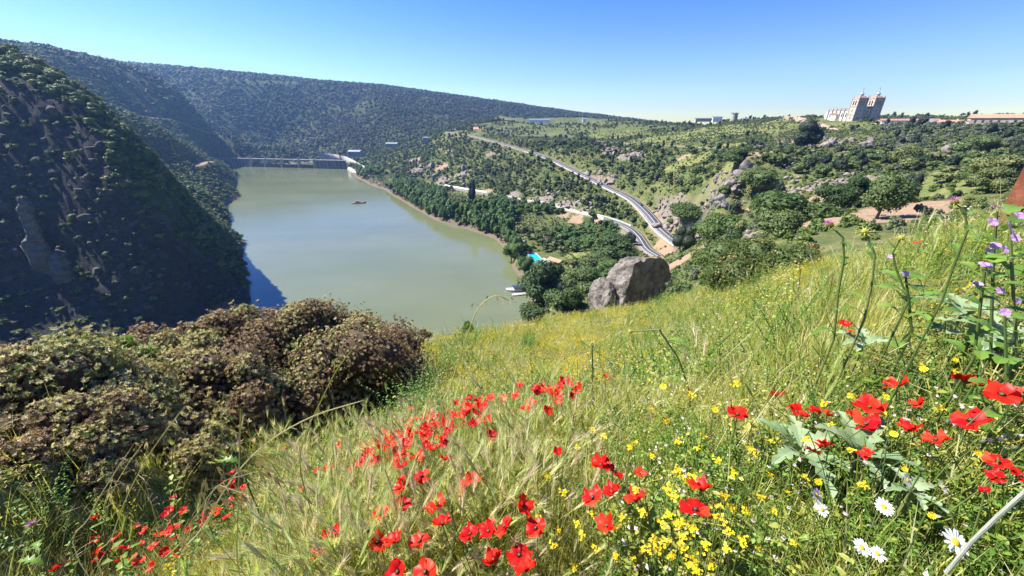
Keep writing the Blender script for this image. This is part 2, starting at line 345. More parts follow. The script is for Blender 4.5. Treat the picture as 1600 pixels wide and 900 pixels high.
# ------------------------------------------------------------------ roads cut into the terrain
def spline(pts, n=8):
    P = [Vector(p) for p in pts]; P = [P[0]*2-P[1]]+P+[P[-1]*2-P[-2]]; out = []
    for i in range(1, len(P)-2):
        for k in range(n):
            t = k/n; a, b, c, d = P[i-1:i+3]
            out.append(.5*((2*b)+(-a+c)*t+(2*a-5*b+4*c-d)*t*t+(-a+3*b-3*c+d)*t*t*t))
    out.append(P[-2]); return out
ROADS = []
ROADMASK = np.zeros_like(ZG)
def cut_road(path, half, shoulder, mask=True):
    """flattens the terrain along a path of points"""
    global ZG
    A = np.array(path); best = np.full(ZG.shape, 1e9); zz = np.zeros(ZG.shape)
    lo, hi = A.min(0)-40, A.max(0)+40
    sel = np.argwhere((GX > lo[0]) & (GX < hi[0]) & (GY > lo[1]) & (GY < hi[1])); ii, jj = sel[:, 0], sel[:, 1]
    x, y = GX[ii, jj], GY[ii, jj]; bd = np.full(len(ii), 1e9); bz = np.zeros(len(ii))
    for a, b in zip(A[:-1], A[1:]):
        d = b-a; L = d[0]**2+d[1]**2+1e-9
        t = np.clip(((x-a[0])*d[0]+(y-a[1])*d[1])/L, 0, 1); q = np.hypot(x-a[0]-t*d[0], y-a[1]-t*d[1])
        m = q < bd; bd[m] = q[m]; bz[m] = (a[2]+t*d[2])[m]
    w = 1-sstep(half+.5, half+shoulder, bd)
    ZG[ii, jj] = ZG[ii, jj]*(1-w)+(bz-.25)*w
    if mask: ROADMASK[ii, jj] = np.maximum(ROADMASK[ii, jj], 1-sstep(half, half+2.5, bd))
def path_from(pts, smooth=8): return spline([at(*p) for p in pts], smooth)
UPPER = path_from(UP); LOWER = path_from(LO)
PLAT = path_from([(900,219,740),(1000,226,610),(1100,231,480),(1160,232,430),(1200,233,410),(1300,236.5,400),(1400,240,390),(1500,243.5,360),(1565,246.5,330),(1640,250,300)])
BANKR = path_from([(222,190,1075),(262,187,1120),(300,182,1180),(338,176,1240)])
DIRT = path_from([(290,214,720),(305,221,770),(318,230,840),(330,240,930),(338,246,1000)])
SPUR = path_from([(1245,262,305),(1265,274,262),(1290,283,225),(1320,290,190)])
VILL = path_from([(765,206,860),(820,210,880),(880,214,840),(900,219,740)])
def snap(path):
    zz = np.array([g1(q.x, q.y) for q in path]); k = np.ones(15)/15; zs = np.convolve(np.pad(zz, 7, mode='edge'), k, 'valid')
    for q, v in zip(path, zs): q.z = float(v)
for q in (BANKR, DIRT, VILL, PLAT): snap(q)
cut_road(UPPER, 5.5, 12); cut_road(LOWER, 4.5, 10); cut_road(PLAT, 3.5, 9); cut_road(BANKR, 4, 12); cut_road(DIRT, 6, 12); cut_road(VILL, 4, 12)
def flat(px, py, r, rad, soft, z=None):
    """levels a yard"""
    global ZG
    p = at(px, py, r); d = np.hypot(GX-p.x, GY-p.y); w = 1-sstep(rad, rad+soft, d); ZG = ZG*(1-w)+(p.z if z is None else z)*w; return p
POOLC = flat(850, 403, 268, 17, 9)

TW = [(1226,181.5,690),(1240,182,670),(1258,184.5,650),(1280,191,630),(1300,198,610),(1322,206,585),(1346,212,560)]; TWH = [5,7,9,9,8,8,5]
cut_road(spline([at(a, b+h*.8, r) for (a, b, r), h in zip(TW, TWH)], 5), 3, 16, False)
# the reservoir reaches the whole upstream face of the dam
_A, _B = on_water(338, 259), on_water(538, 264); _d = (_B-_A); _L = _d.length; _d.normalize(); _nx, _ny = _d.y, -_d.x
_u = (GX-_A.x)*_d.x+(GY-_A.y)*_d.y; _v = (GX-_A.x)*_nx+(GY-_A.y)*_ny      # along the dam, towards the viewer
_w = sstep(-4, 10, _u)*(1-sstep(_L-10, _L+4, _u))*sstep(-12, -4, _v)*(1-sstep(70, 130, _v))*sstep(0, 45, 150+_u-_v*1.9)
ZG = np.where(_w > .02, np.minimum(ZG, ZG*(1-_w)-6*_w), ZG)
# ------------------------------------------------------------------ terrain and water
GPX, GPY, GD = project(GX, GY, ZG)
dzr = np.gradient(ZG, axis=1)/np.gradient(GR, axis=1); dzt = np.gradient(ZG, axis=0)/(np.gradient(GT, axis=0)*GR)
STEEP = np.hypot(dzr, dzt)
def patch(px, py, rad, squash=1.0, h=0.0):
    """land cover: a ragged round patch where the sight line of a pixel meets the ground"""
    p = hit(px, py, h); q = np.zeros_like(ZG); th = math.atan2(p.x, p.y); r = math.hypot(p.x, p.y); w = rad*1.8
    a, b = np.searchsorted(TH, [th-w/r, th+w/r]); c, e = np.searchsorted(RR, [r-w, r+w])
    gx, gy = GX[a:b, c:e], GY[a:b, c:e]
    if gx.size: q[a:b, c:e] = 1-sstep(.75, 1.05, np.hypot((gx-p.x), (gy-p.y))/rad + fbm(gx/rad*1.3, gy/rad*1.3, 3)*.55)
    return q
MEADOW = sstep(75, 50, GR)
DIRTM = np.clip(ROADMASK*.9, 0, 1)
for (px, py, rad) in [(1330,345,11),(1345,335,8),(1050,392,16),(1072,402,12),(1035,378,6),(1415,322,9),(1430,330,8),(1440,318,7),(1190,312,8),(1240,222,14),(1065,247,8),(1130,243,8),(1215,240,12),
                      (912,375,5),(850,372,6),(863,377,5),(900,345,9),(930,350,8),(880,338,7),(380,365,7),(375,375,5),(1300,330,7),(760,300,9),(650,250,14),(690,262,14),(620,248,14),(1290,312,9),(1180,240,10)]:
    DIRTM = np.maximum(DIRTM, patch(px, py, rad))
ROCKM = np.zeros_like(ZG)
for (px, py, rad) in [(1140,290,7),(1165,270,7),(1040,340,10),(1050,352,9),(1030,332,7),(930,280,11),(950,285,9),(770,240,12),(690,285,18),(720,275,14),(650,268,14),(880,322,12),(850,312,12),(800,308,12),(900,318,9),
                      (1250,300,8),(1280,292,10),(1340,282,9),(960,234,18),(990,245,18),(1280,228,14),(1500,230,8),(1160,375,5),(700,238,10),(980,365,8),(625,262,12),(1100,365,8),(1385,240,5)]:
    ROCKM = np.maximum(ROCKM, patch(px, py, rad))
ROCKM = np.clip(np.maximum(ROCKM, CLIFF), 0, 1)
ROCKM = np.maximum(ROCKM, sstep(1.4, 2.2, STEEP)*FARM*(GPX > 560)*.6)
SHOREM = (1-CLIFF)*np.where(FARM > .5, sstep(5.5, 2.5, ZG+fbm(GX/12, GY/12, 3)*2), 0)
ZG = ZG + ROCKM*(1-CLIFF)*FARM*(fbm(GX/7, GY/7, 4, True)*3.0)*(1-np.clip(ROADMASK*2, 0, 1))
GRASSM = np.zeros_like(ZG)      # fresh green sward
for (px, py, rad) in [(1200,195,70),(1150,205,60),(1100,210,60),(1220,290,10),(1250,300,8),(1430,290,22),(1400,283,20),(1460,280,18),(1100,330,16),(1115,345,14),(1080,345,10),(1080,250,25),(910,400,16),(940,395,10),(1190,285,9),(970,400,8),(905,460,10),(880,470,8),(1150,228,25),(1230,250,16),(960,210,60),(1050,212,60),(1300,305,10),(1460,308,10)]:
    GRASSM = np.maximum(GRASSM, patch(px, py, rad))
idx = np.arange(NT*NR).reshape(NT, NR)
tq = np.stack([idx[:-1, :-1], idx[:-1, 1:], idx[1:, 1:], idx[1:, :-1]], -1).reshape(-1, 4)
tm = np_mesh('ground', np.stack([GX, GY, ZG], -1).reshape(-1, 3), quads=tq, smooth=True)
def attr(me, name, r, g, b, a=None):
    ca = me.color_attributes.new(name, 'FLOAT_COLOR', 'POINT')
    ca.data.foreach_set('color', np.stack([r, g, b, np.ones_like(r) if a is None else a], -1).astype(np.float32).ravel())
attr(tm, 'cover', np.clip(DIRTM, 0, 1).ravel(), ROCKM.ravel(), GRASSM.ravel())
attr(tm, 'cover3', np.clip(sstep(850, 1150, GR)*(GT < R(-4)) + sstep(1500, 1800, GR) + (GT < R(-18))*sstep(150, 200, GR), 0, 1).ravel(), ROCKM.ravel()*0, ROCKM.ravel()*0)
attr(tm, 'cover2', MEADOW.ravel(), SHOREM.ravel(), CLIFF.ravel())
def ground_material():
    m, n, l, p, o = newmat('ground')
    geo = n.new('ShaderNodeNewGeometry'); pos = geo.outputs['Position']
    c1 = n.new('ShaderNodeVertexColor'); c1.layer_name = 'cover'; s1 = n.new('ShaderNodeSeparateColor'); l.new(c1.outputs[0], s1.inputs[0])
    c2 = n.new('ShaderNodeVertexColor'); c2.layer_name = 'cover2'; s2 = n.new('ShaderNodeSeparateColor'); l.new(c2.outputs[0], s2.inputs[0])
    big = noise(n, l, .018, 6, .6, pos); mid = noise(n, l, .16, 6, .65, pos); fine = noise(n, l, 1.1, 8, .7, pos); mic = noise(n, l, 14, 5, .6, pos)
    scrub = ramp(n, [(.30, (.030,.050,.016)), (.46, (.062,.085,.026)), (.58, (.13,.13,.048)), (.72, (.22,.18,.085))]); l.new(mid.outputs[0], scrub.inputs[0])
    scr2 = ramp(n, [(.35, (.045,.075,.020)), (.65, (.15,.16,.055))]); l.new(big.outputs[0], scr2.inputs[0])
    base = mixc(n, l, .4, scrub.outputs[0], scr2.outputs[0])
    c3 = n.new('ShaderNodeVertexColor'); c3.layer_name = 'cover3'; s3 = n.new('ShaderNodeSeparateColor'); l.new(c3.outputs[0], s3.inputs[0])
    wood = ramp(n, [(.35, (.025,.040,.014)), (.55, (.05,.065,.024)), (.72, (.14,.13,.06))]); l.new(mid.outputs[0], wood.inputs[0])
    base = mixc(n, l, s3.outputs[0], base, wood.outputs[0])
    grass = ramp(n, [(.30, (.070,.105,.028)), (.46, (.125,.150,.045)), (.62, (.20,.19,.07)), (.78, (.27,.23,.10))]); l.new(mid.outputs[0], grass.inputs[0])
    base = mixc(n, l, s1.outputs[2], base, grass.outputs[0])
    rock = ramp(n, [(.3, (.075,.064,.05)), (.45, (.17,.145,.115)), (.6, (.26,.215,.17)), (.75, (.34,.29,.23))]); l.new(fine.outputs[0], rock.inputs[0])
    # rock only where a broken mask leaves it bare
    rm = n.new('ShaderNodeMath'); rm.operation = 'MULTIPLY_ADD'; l.new(s1.outputs[1], rm.inputs[0]); rm.inputs[1].default_value = 1.5
    mm = n.new('ShaderNodeMath'); mm.operation = 'MULTIPLY_ADD'; l.new(mid.outputs[0], mm.inputs[0]); mm.inputs[1].default_value = -1.3; mm.inputs[2].default_value = .12
    l.new(mm.outputs[0], rm.inputs[2]); rm.use_clamp = True
    base = mixc(n, l, rm.outputs[0], base, rock.outputs[0])
    shaded_crock = ramp(n, [(.28, (.014,.015,.013)), (.45, (.030,.030,.027)), (.6, (.050,.048,.044)), (.78, (.085,.080,.071))])  # cliff rock below its own grey, part of the shade put into the colour
    st = noise(n, l, .30, 10, .74, pos); l.new(st.outputs[0], shaded_crock.inputs[0])
    base = mixc(n, l, s2.outputs[2], base, shaded_crock.outputs[0])
    dirt = ramp(n, [(.3, (.19,.125,.075)), (.55, (.30,.21,.135)), (.75, (.38,.28,.19))]); l.new(fine.outputs[0], dirt.inputs[0])
    base = mixc(n, l, s1.outputs[0], base, dirt.outputs[0])
    shore = ramp(n, [(.35, (.09,.07,.048)), (.6, (.18,.14,.098))]); l.new(fine.outputs[0], shore.inputs[0])
    base = mixc(n, l, s2.outputs[1], base, shore.outputs[0])
    mead = ramp(n, [(.3, (.08,.10,.025)), (.5, (.19,.19,.055)), (.7, (.32,.28,.11))]); l.new(fine.outputs[0], mead.inputs[0])
    base = mixc(n, l, s2.outputs[0], base, mead.outputs[0])
    l.new(base, p.inputs['Base Color']); p.inputs['Roughness'].default_value = .95; p.inputs['Specular IOR Level'].default_value = .1
    ad = n.new('ShaderNodeMath'); ad.operation = 'ADD'; l.new(fine.outputs[0], ad.inputs[0]); l.new(st.outputs[0], ad.inputs[1])
    bump(n, l, p, ad.outputs[0], .7, .8); return m
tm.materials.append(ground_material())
go = link('ground', tm); tag(go, kind='structure')
# water
def water_material():
    m, n, l, p, o = newmat('water')
    geo = n.new('ShaderNodeNewGeometry'); a = noise(n, l, .012, 6, .6, geo.outputs['Position'], stretch=(.5, 1, 1))
    r = ramp(n, [(.35, (.104,.122,.056)), (.65, (.132,.148,.074))]); l.new(a.outputs[0], r.inputs[0]); l.new(r.outputs[0], p.inputs['Base Color'])
    rr = n.new('ShaderNodeMapRange'); rr.inputs[1].default_value = .35; rr.inputs[2].default_value = .65; rr.inputs[3].default_value = .02; rr.inputs[4].default_value = .13; l.new(a.outputs[0], rr.inputs[0]); l.new(rr.outputs[0], p.inputs['Roughness']); p.inputs['IOR'].default_value = 1.33
    w = noise(n, l, 1.3, 4, .6, geo.outputs['Position'], stretch=(1, .6, 1)); w2 = noise(n, l, .12, 3, .5, geo.outputs['Position'])
    ad = n.new('ShaderNodeMath'); ad.operation = 'MULTIPLY_ADD'; l.new(w2.outputs[0], ad.inputs[0]); ad.inputs[1].default_value = .8; l.new(w.outputs[0], ad.inputs[2])
    bump(n, l, p, ad.outputs[0], .22, .22); return m
wv = [(-900, 60, 0), (400, 60, 0), (400, 1300, 0), (-900, 1300, 0)]
wo = link('reservoir_water', np_mesh('reservoir_water', wv, quads=[(0, 1, 2, 3)], mat=water_material())); tag(wo, kind='structure')
KEEP = []                        # ground kept clear of plants: (x, y, radius)
for (px, py, r, rad) in [(575,262,900,22),(600,272,800,12),(640,225,950,8),(1480,235,380,7),(822,386,300,5)]:
    p = at(px, py, r); KEEP.append((p.x, p.y, rad))
# ------------------------------------------------------------------ roads
M_ASPH = rock_like('asphalt', [(.055,.058,.065), (.075,.078,.085), (.095,.097,.10)], .6, .85, .15, .02)
M_LINE = plain('road_paint', (.72,.72,.68), .6, .12, 2)
M_SHOUL = rock_like('road_shoulder', [(.14,.12,.09), (.21,.185,.15), (.28,.25,.21)], .8, .95, .4, .1)
M_CONC = rock_like('concrete', [(.24,.22,.19), (.36,.34,.30), (.46,.43,.38)], .25, .9, .4, .15, stretch=(1, 1, .35))
M_CONCL = rock_like('pale_concrete', [(.26,.24,.20), (.37,.345,.305), (.46,.43,.385)], .3, .9, .3, .1)
M_DCONC = rock_like('stained_concrete', [(.055,.055,.055), (.12,.115,.105), (.22,.205,.18)], .12, .9, .4, .15, stretch=(1, 1, .3))
M_STONE = rock_like('beige_masonry', [(.33,.27,.20), (.47,.40,.31), (.58,.51,.41)], .35, .9, .4, .12)
M_TWALL = rock_like('town_wall_masonry', [(.20,.145,.10), (.30,.225,.16), (.38,.30,.22)], .35, .9, .4, .12)
M_GRAN = rock_like('grey_granite', [(.22,.20,.18), (.36,.33,.29), (.48,.44,.39)], .4, .9, .4, .12)
M_WHITE = plain('white_render', (.76,.73,.67), .85, .08, .35)
M_TILE = rock_like('clay_tiles', [(.22,.11,.07), (.33,.18,.11), (.42,.25,.17)], .8, .85, .5, .15)
M_BTILE = rock_like('brown_tiles', [(.17,.11,.08), (.25,.165,.12), (.33,.23,.17)], .8, .85, .5, .15)
M_OTILE = rock_like('orange_tiles', [(.34,.17,.10), (.44,.24,.15), (.52,.31,.21)], .8, .85, .5, .15)
M_GREYR = plain('grey_roof', (.17,.19,.22), .6, .2, .5)
M_GLASS = plain('dark_window', (.02,.025,.03), .12, .2, 1, spec=.8)
M_WOOD = rock_like('weathered_wood', [(.10,.06,.035), (.19,.12,.07), (.28,.19,.12)], 2.5, .85, .4, .05, stretch=(1, 1, .2))
M_METAL = plain('galvanised_metal', (.38,.40,.41), .45, .12, 2, .6)
M_DMETAL = plain('dark_metal', (.05,.05,.055), .5, .2, 2, .5)
M_HULL = plain('white_hull_paint', (.78,.78,.76), .35, .05, .6)
M_REDP = plain('red_paint', (.45,.05,.03), .4, .15, 1)
M_BLUEP = plain('dark_blue_paint', (.03,.05,.10), .35, .2, 1)
M_RUBBER = plain('black_rubber', (.02,.02,.02), .8, .2, 4)
def ribbon(path, offs, lift, mat, name, parent=None, a=0, b=None, skirt=0.0):
    """strip along a path; offs = (left, right) offsets in metres"""
    P = path[a:b]; V = []; Q = []; n = len(P)
    for i, p in enumerate(P):
        t = P[min(i+1, n-1)]-P[max(i-1, 0)]; t = Vector((t.x, t.y, 0)).normalized(); s = Vector((t.y, -t.x, 0))
        row = [p+s*offs[0]+Vector((0, 0, lift)), p+s*offs[1]+Vector((0, 0, lift))]
        if skirt: row = [row[0]+Vector((0, 0, -skirt))]+row+[row[1]+Vector((0, 0, -skirt))]
        V += [tuple(q) for q in row]
    w = 4 if skirt else 2
    for i in range(n-1):
        for k in range(w-1): Q.append((i*w+k, i*w+k+1, (i+1)*w+k+1, (i+1)*w+k))
    return link(name, np_mesh(name, V, quads=Q, mat=mat), parent)
def road(name, path, half, centre=True, edge=True, mat=None):
    o = tag(ribbon(path, (-half, half), 0, mat or M_ASPH, name, skirt=1.5), kind='structure')
    tag(ribbon(path, (-half-1.2, half+1.2), -.06, M_SHOUL, 'road_shoulder', o, skirt=1.5))
    if edge:
        for s in (-1, 1): ribbon(path, (s*(half-.55)-.11, s*(half-.55)+.11), .015, M_LINE, 'edge_line', o)
    if centre: ribbon(path, (-.15, .15), .015, M_LINE, 'centre_line', o)
    return o
road('upper_road', UPPER, 4.3); road('lower_road', LOWER, 3.7); road('plateau_track', PLAT, 2.4, False, False, M_SHOUL)
road('bank_road', BANKR, 3.0, False, False, M_SHOUL); road('village_road', VILL, 3.0, False, False)
def wall_along(name, path, off, h, th, mat, label, cat, a=0, b=None, sink=2.0, posts=0.0):
    P = path[a:b]; n = len(P); V = []; Q = []
    for i, p in enumerate(P):
        t = P[min(i+1, n-1)]-P[max(i-1, 0)]; t = Vector((t.x, t.y, 0)).normalized(); s = Vector((t.y, -t.x, 0)); c = p+s*off
        for dx, dz in ((-th/2, -sink), (-th/2, h), (th/2, h), (th/2, -sink)): V.append(tuple(c+s*dx+Vector((0, 0, dz))))
    for i in range(n-1):
        for k in range(4): Q.append((i*4+k, i*4+(k+1) % 4, (i+1)*4+(k+1) % 4, (i+1)*4+k))
    Q += [(0, 1, 2, 3), ((n-1)*4+3, (n-1)*4+2, (n-1)*4+1, (n-1)*4)]
    return tag(link(name, np_mesh(name, V, quads=Q, mat=mat)), label, cat)
# low parapet on the valley side of the upper road
wall_along('road_parapet', UPPER, 5.9, .75, .4, M_CONCL, 'pale low parapet on the valley side of upper road', 'parapet', 20, 74)
wall_along('retaining_wall', LOWER, 5.2, .9, .5, M_CONCL, 'pale wall along the valley side of the lower road', 'wall', 24, 64, 4)
wall_along('retaining_wall', LOWER, -5.4, 2.6, .6, M_STONE, 'tan retaining wall on the hill side of lower road', 'wall', 30, 58, 2)
wall_along('white_wall', LOWER, 5.0, 1.6, .4, M_WHITE, 'short white wall at the far end of lower road', 'wall', 66, 76, 3)
# ------------------------------------------------------------------ houses
def house(name, label, cat, p, rz, w, d, h, rh, wallm, roofm, wins=3, door=True, chimneys=0, group=None, sink=3.0, floors=1, over=.5):
    o = tag(empty(name, p, rz), label, cat, group)
    m = MB(); m.box((0, 0, (h-sink)/2), (w, d, h+sink))
    m.add([(-w/2, -d/2, h), (-w/2, d/2, h), (-w/2, 0, h+rh*.97)], [(0, 2, 1)]); m.add([(w/2, -d/2, h), (w/2, d/2, h), (w/2, 0, h+rh*.97)], [(0, 1, 2)])
    m.build('wall', wallm, o)
    rf = MB().gable((0, 0, h+.05), (w, d), rh, 0, 0, over).build('roof', roofm, o)
    for k in range(chimneys): MB().box(((k-.5*(chimneys-1))*w*.35+.6, d*.12, h+rh*.9), (.9, .9, 1.8)).build('chimney', wallm, rf)
    wm = MB().box((0, 0, 0), (min(1.3, w/(wins+1)*.55), .16, 1.5)).mesh('window', M_GLASS); fm = MB().box((0, 0, -.82), (min(1.5, w/(wins+1)*.65), .3, .12)).mesh('sill', M_GRAN)
    for f in range(floors):
        for side in (-1, 1):
            for k in range(wins):
                x = (k-(wins-1)/2)*w/(wins+.3)
                if door and side == -1 and k == wins//2 and f == 0: continue
                q = link('window', wm, o); q.location = (x, side*(d/2+.03), 1.7+f*(h/floors)); s_ = link('sill', fm, q)
        for k in range(max(1, int(d/4))):
            q = link('window', wm, o); q.location = (-w/2-.03, (k-(max(1, int(d/4))-1)/2)*3.4, 1.7+f*(h/floors)); q.rotation_euler = (0, 0, math.pi/2)
    if door: MB().box((0, -d/2-.03, 1.05), (1.1, .18, 2.1)).build('door', M_WOOD, o)
    return o
def mpx(p): return (p.y*cP-(p.z-EYE)*sP)/FPX
def hpx(name, label, cat, px, py, r, wpx, hp, rpx, d, rz, *a, **k):
    """house whose front base stands at a pixel, widths and heights measured in pixels"""
    p = at(px, py, r); s = mpx(p); KEEP.append((p.x, p.y, max(wpx*s, d)*.6)); return house(name, label, cat, p, R(rz), wpx*s, d, hp*s, rpx*s, *a, **k)
hpx('red_roofed_house', 'small white house with red roof beside the far end of the upper road', 'house', 748, 206, 905, 17, 3.6, 3.2, 9, -20, M_WHITE, M_OTILE, 3, chimneys=1)
hpx('grey_roofed_house', 'low grey roofed house left of the red roofed house', 'house', 713, 206, 930, 12, 2.6, 1.8, 8, -10, M_WHITE, M_GREYR, 2)
hpx('long_white_building', 'long low white building on the plateau above the upper road', 'building', 843, 190, 1150, 32, 2.6, 1.2, 9, -8, M_WHITE, M_GREYR, 7)
hpx('white_hut', 'tiny white hut alone on the plateau skyline', 'hut', 913, 189, 1000, 6, 3.0, 1.2, 5, 0, M_WHITE, M_GREYR, 1)
hpx('white_house', 'small white house left of the round stone tower', 'house', 1120, 188, 820, 13, 4.6, 1.4, 8, -15, M_WHITE, M_GREYR, 3)
hpx('stone_barn', 'low stone barn left of the white house on the skyline', 'barn', 1099, 187.5, 840, 25, 2.2, .9, 7, -5, M_STONE, M_GREYR, 4)
hpx('stone_shed', 'tiny stone shed between round tower and skyline trees', 'shed', 1164, 188, 800, 9, 2.4, .8, 6, -5, M_GRAN, M_GREYR, 2)
hpx('long_white_house', 'long white house with red brown roof right of the cathedral', 'house', 1418, 194, 600, 66, 5.2, 2.6, 13, -34, M_WHITE, M_TILE, 8)
hpx('dark_roofed_house', 'dark roofed low house between two white houses at right', 'house', 1446, 195, 570, 18, 3.6, 3.0, 9, -36, M_GRAN, M_GREYR, 2)
hpx('red_roofed_house', 'white house with red roof left of the big gabled house', 'house', 1492, 195, 560, 38, 3.4, 3.6, 11, -40, M_WHITE, M_OTILE, 4, chimneys=1)
hpx('white_gable_house', 'narrow white gabled house between the long and red roofed houses', 'house', 1462, 195, 575, 15, 4.6, 3.0, 10, 30, M_WHITE, M_TILE, 2)
hpx('gabled_stone_house', 'big beige stone house with orange roof at the right edge', 'house', 1568, 193, 520, 76, 8.0, 5.5, 17, -42, M_STONE, M_OTILE, 9, chimneys=2)
hpx('terrace_house', 'small house with red roof at the foot of the right cathedral tower', 'house', 1377, 194, 600, 14, 3.6, 2.4, 8, -20, M_STONE, M_TILE, 2)
hpx('substation_house', 'blue grey roofed house among the poles above the dam', 'house', 613, 228, 960, 19, 3.4, 1.6, 9, -10, M_GRAN, M_GREYR, 4)
hpx('white_tower_house', 'small white tower like house on the spur right of the poles', 'house', 666, 222, 930, 8, 6.5, 1.2, 6, 0, M_CONCL, M_GREYR, 1, floors=2)
hpx('powerhouse', 'grey roofed powerhouse building at the right end of dam', 'building', 556, 243, 1040, 21, 6.0, 2.2, 14, -12, M_CONC, M_GREYR, 5, floors=2)
# round stone tower
p = at(1146, 188.5, 800); s = mpx(p); o = tag(empty('round_stone_tower', p), 'ruined round stone tower on the skyline left of the cathedral', 'tower')
MB().lathe((0, 0, 0), [(5.0*s*1.1, -4), (4.9*s, 3*s), (4.7*s, 9.5*s), (5.1*s, 9.7*s), (5.1*s, 10.6*s)], 16).build('shaft', M_GRAN, o)
for k in range(7):
    a_ = 2*math.pi*k/7; MB().box((math.cos(a_)*4.6*s, math.sin(a_)*4.6*s, 11*s), (1.5*s, 1.2*s, .9*s+k % 3*.3), a_).build('merlon', M_GRAN, o)
MB().box((0, -4.85*s, 5.5*s), (.7*s, .5, 1.6*s)).build('window', M_GLASS, o)
# ------------------------------------------------------------------ cathedral
def cathedral():
    p = at(1331, 190.5, 640); o = tag(empty('cathedral', p, R(-7)), 'beige twin towered cathedral with long white nave on the hilltop', 'cathedral')
    KEEP.append((p.x+12, p.y+25, 40)); Wf, L, T, TD = 27.0, 58.0, 9.4, 11.5; o.scale = (1, 1, .88)
    MB().box((Wf/2, TD+(L-TD)/2, 5.5), (Wf-5, L-TD-.2, 19)).build('nave_wall', M_WHITE, o)
    MB().gable((Wf/2, TD+(L-TD)/2, 15.1), (L-TD-.5, Wf-5), 2.6, math.pi/2, 0, .5).build('nave_roof', M_BTILE, o)
    MB().box((1.2, TD+24, 3), (5, 10, 13)).build('side_chapel', M_WHITE, o); MB().gable((1.2, TD+24, 9.6), (6, 10), 2.6, 0, 0, .3).build('chapel_roof', M_TILE, o)
    MB().box((Wf/2, L+4.5, 3.6), (15, 9.4, 14.5)).build('apse_wall', M_WHITE, o); MB().gable((Wf/2, L+4.2, 10.9), (9.4, 15), 3, math.pi/2, 0, .3).build('apse_roof', M_TILE, o)
    pin = MB().lathe((0, 0, 0), [(.62, 0), (.62, .5), (.38, .7), (.5, 1.6), (.1, 3.4)], 6).mesh('pinnacle', M_GRAN)
    for k in range(6):
        b = MB().box((2.0, TD+3.2+k*7.6, 6.0), (1.7, 1.5, 19.2)).build('buttress', M_GRAN, o); q = link('pinnacle', pin, b); q.location = (2.0, TD+3.2+k*7.6, 15.6)
        if k < 5:
            if k != 2: MB().box((2.42, TD+7+k*7.6, 9.0), (.3, 1.7, 5.2)).build('nave_window', M_GLASS, o)
    MB().box((2.3, TD+(L-TD)/2, 15.05), (.7, L-TD-.6, .75)).build('cornice', M_GRAN, o)
    # facade between the towers
    MB().box((Wf/2, 2.2, 5.6), (Wf-2*T-.02, 3.4, 20.4)).build('facade_wall', M_STONE, o)
    MB().box((Wf/2, .25, 3.0), (3.6, .7, 6.2)).build('portal', M_WOOD, o)
    for s_ in (-1, 1):
        MB().box((Wf/2+s_*2.6, .1, 3.6), (.9, 1.0, 8.4)).build('portal_column', M_GRAN, o)
    MB().box((Wf/2, .1, 8.2), (6.6, 1.0, .9)).build('portal_lintel', M_GRAN, o)
    MB().box((Wf/2, .38, 11.6), (2.4, .5, 3.4)).build('facade_window', M_GLASS, o)
    MB().box((Wf/2, .5, 15.9), (Wf-2*T-.04, .9, .6)).build('balustrade', M_GRAN, o)
    for k in range(7): q = link('pinnacle', pin, o); q.location = (T+.8+k*(Wf-2*T-1.6)/6, .6, 16.2); q.scale = (.6, .6, .55)
    for tx in (0, Wf-T):
        t = tag(MB().box((tx+T/2, TD/2, 12.4), (T, TD, 33)).build('tower', M_STONE, o))
        for z in (9.2, 19.2, 28.9): MB().box((tx+T/2, TD/2, z), (T+.8, TD+.8, .7 if z < 28 else 1.1)).build('string_course', M_GRAN, t)
        for cxn in (0, T):
            for cyn in (0, TD): MB().box((tx+cxn, cyn, 9.6), (1.0, 1.0, 38)).build('corner_pilaster', M_GRAN, t)
        for side in range(3):                  # belfry openings: front, left, right
            for k in (-1, 1):
                c, dm = ((tx+T/2+k*1.5, -.05, 23.5), (1.35, .5, 5.2)) if side == 0 else ((tx+(-.05 if side == 1 else T+.05), TD/2+k*1.9, 23.5), (.5, 1.5, 5.2))
                MB().box(c, dm).build('belfry_opening', M_GLASS, t)
        for z in (5.0, 14.2):
            MB().box((tx+T/2, -.06, z), (1.0, .4, 2.4)).build('window', M_GLASS, t); MB().box((tx-.06, TD/2, z), (.4, 1.0, 2.4)).build('window', M_GLASS, t)
        rf = MB().box((tx+T/2, TD/2, 30.6), (T-.6, TD-.6, 2.4), 0, 0, .55).build('tower_roof', M_TILE, t)
        MB().lathe((tx+T/2, TD/2, 31.6), [(1.9, 0), (1.9, 2.2), (2.2, 2.4), (1.7, 3.6), (.7, 4.6), (.5, 5.6), (.15, 7.6)], 8).build('lantern', M_GRAN, t)
        MB().tube([(tx+T/2, TD/2, 39), (tx+T/2, TD/2, 42)], .14).box((tx+T/2, TD/2, 41), (1.2, .2, .2)).build('cross', M_DMETAL, t)
        for cxn in (.2, T-.2):
            for cyn in (.2, TD-.2): q = link('pinnacle', pin, t); q.location = (tx+cxn, cyn, 29.4); q.scale = (1, 1, 1.1)
        for k in range(5): q = link('pinnacle', pin, t); q.location = (tx+1.3+k*(T-2.6)/4, .1, 29.4); q.scale = (.5, .5, .4)
    return o
cathedral()
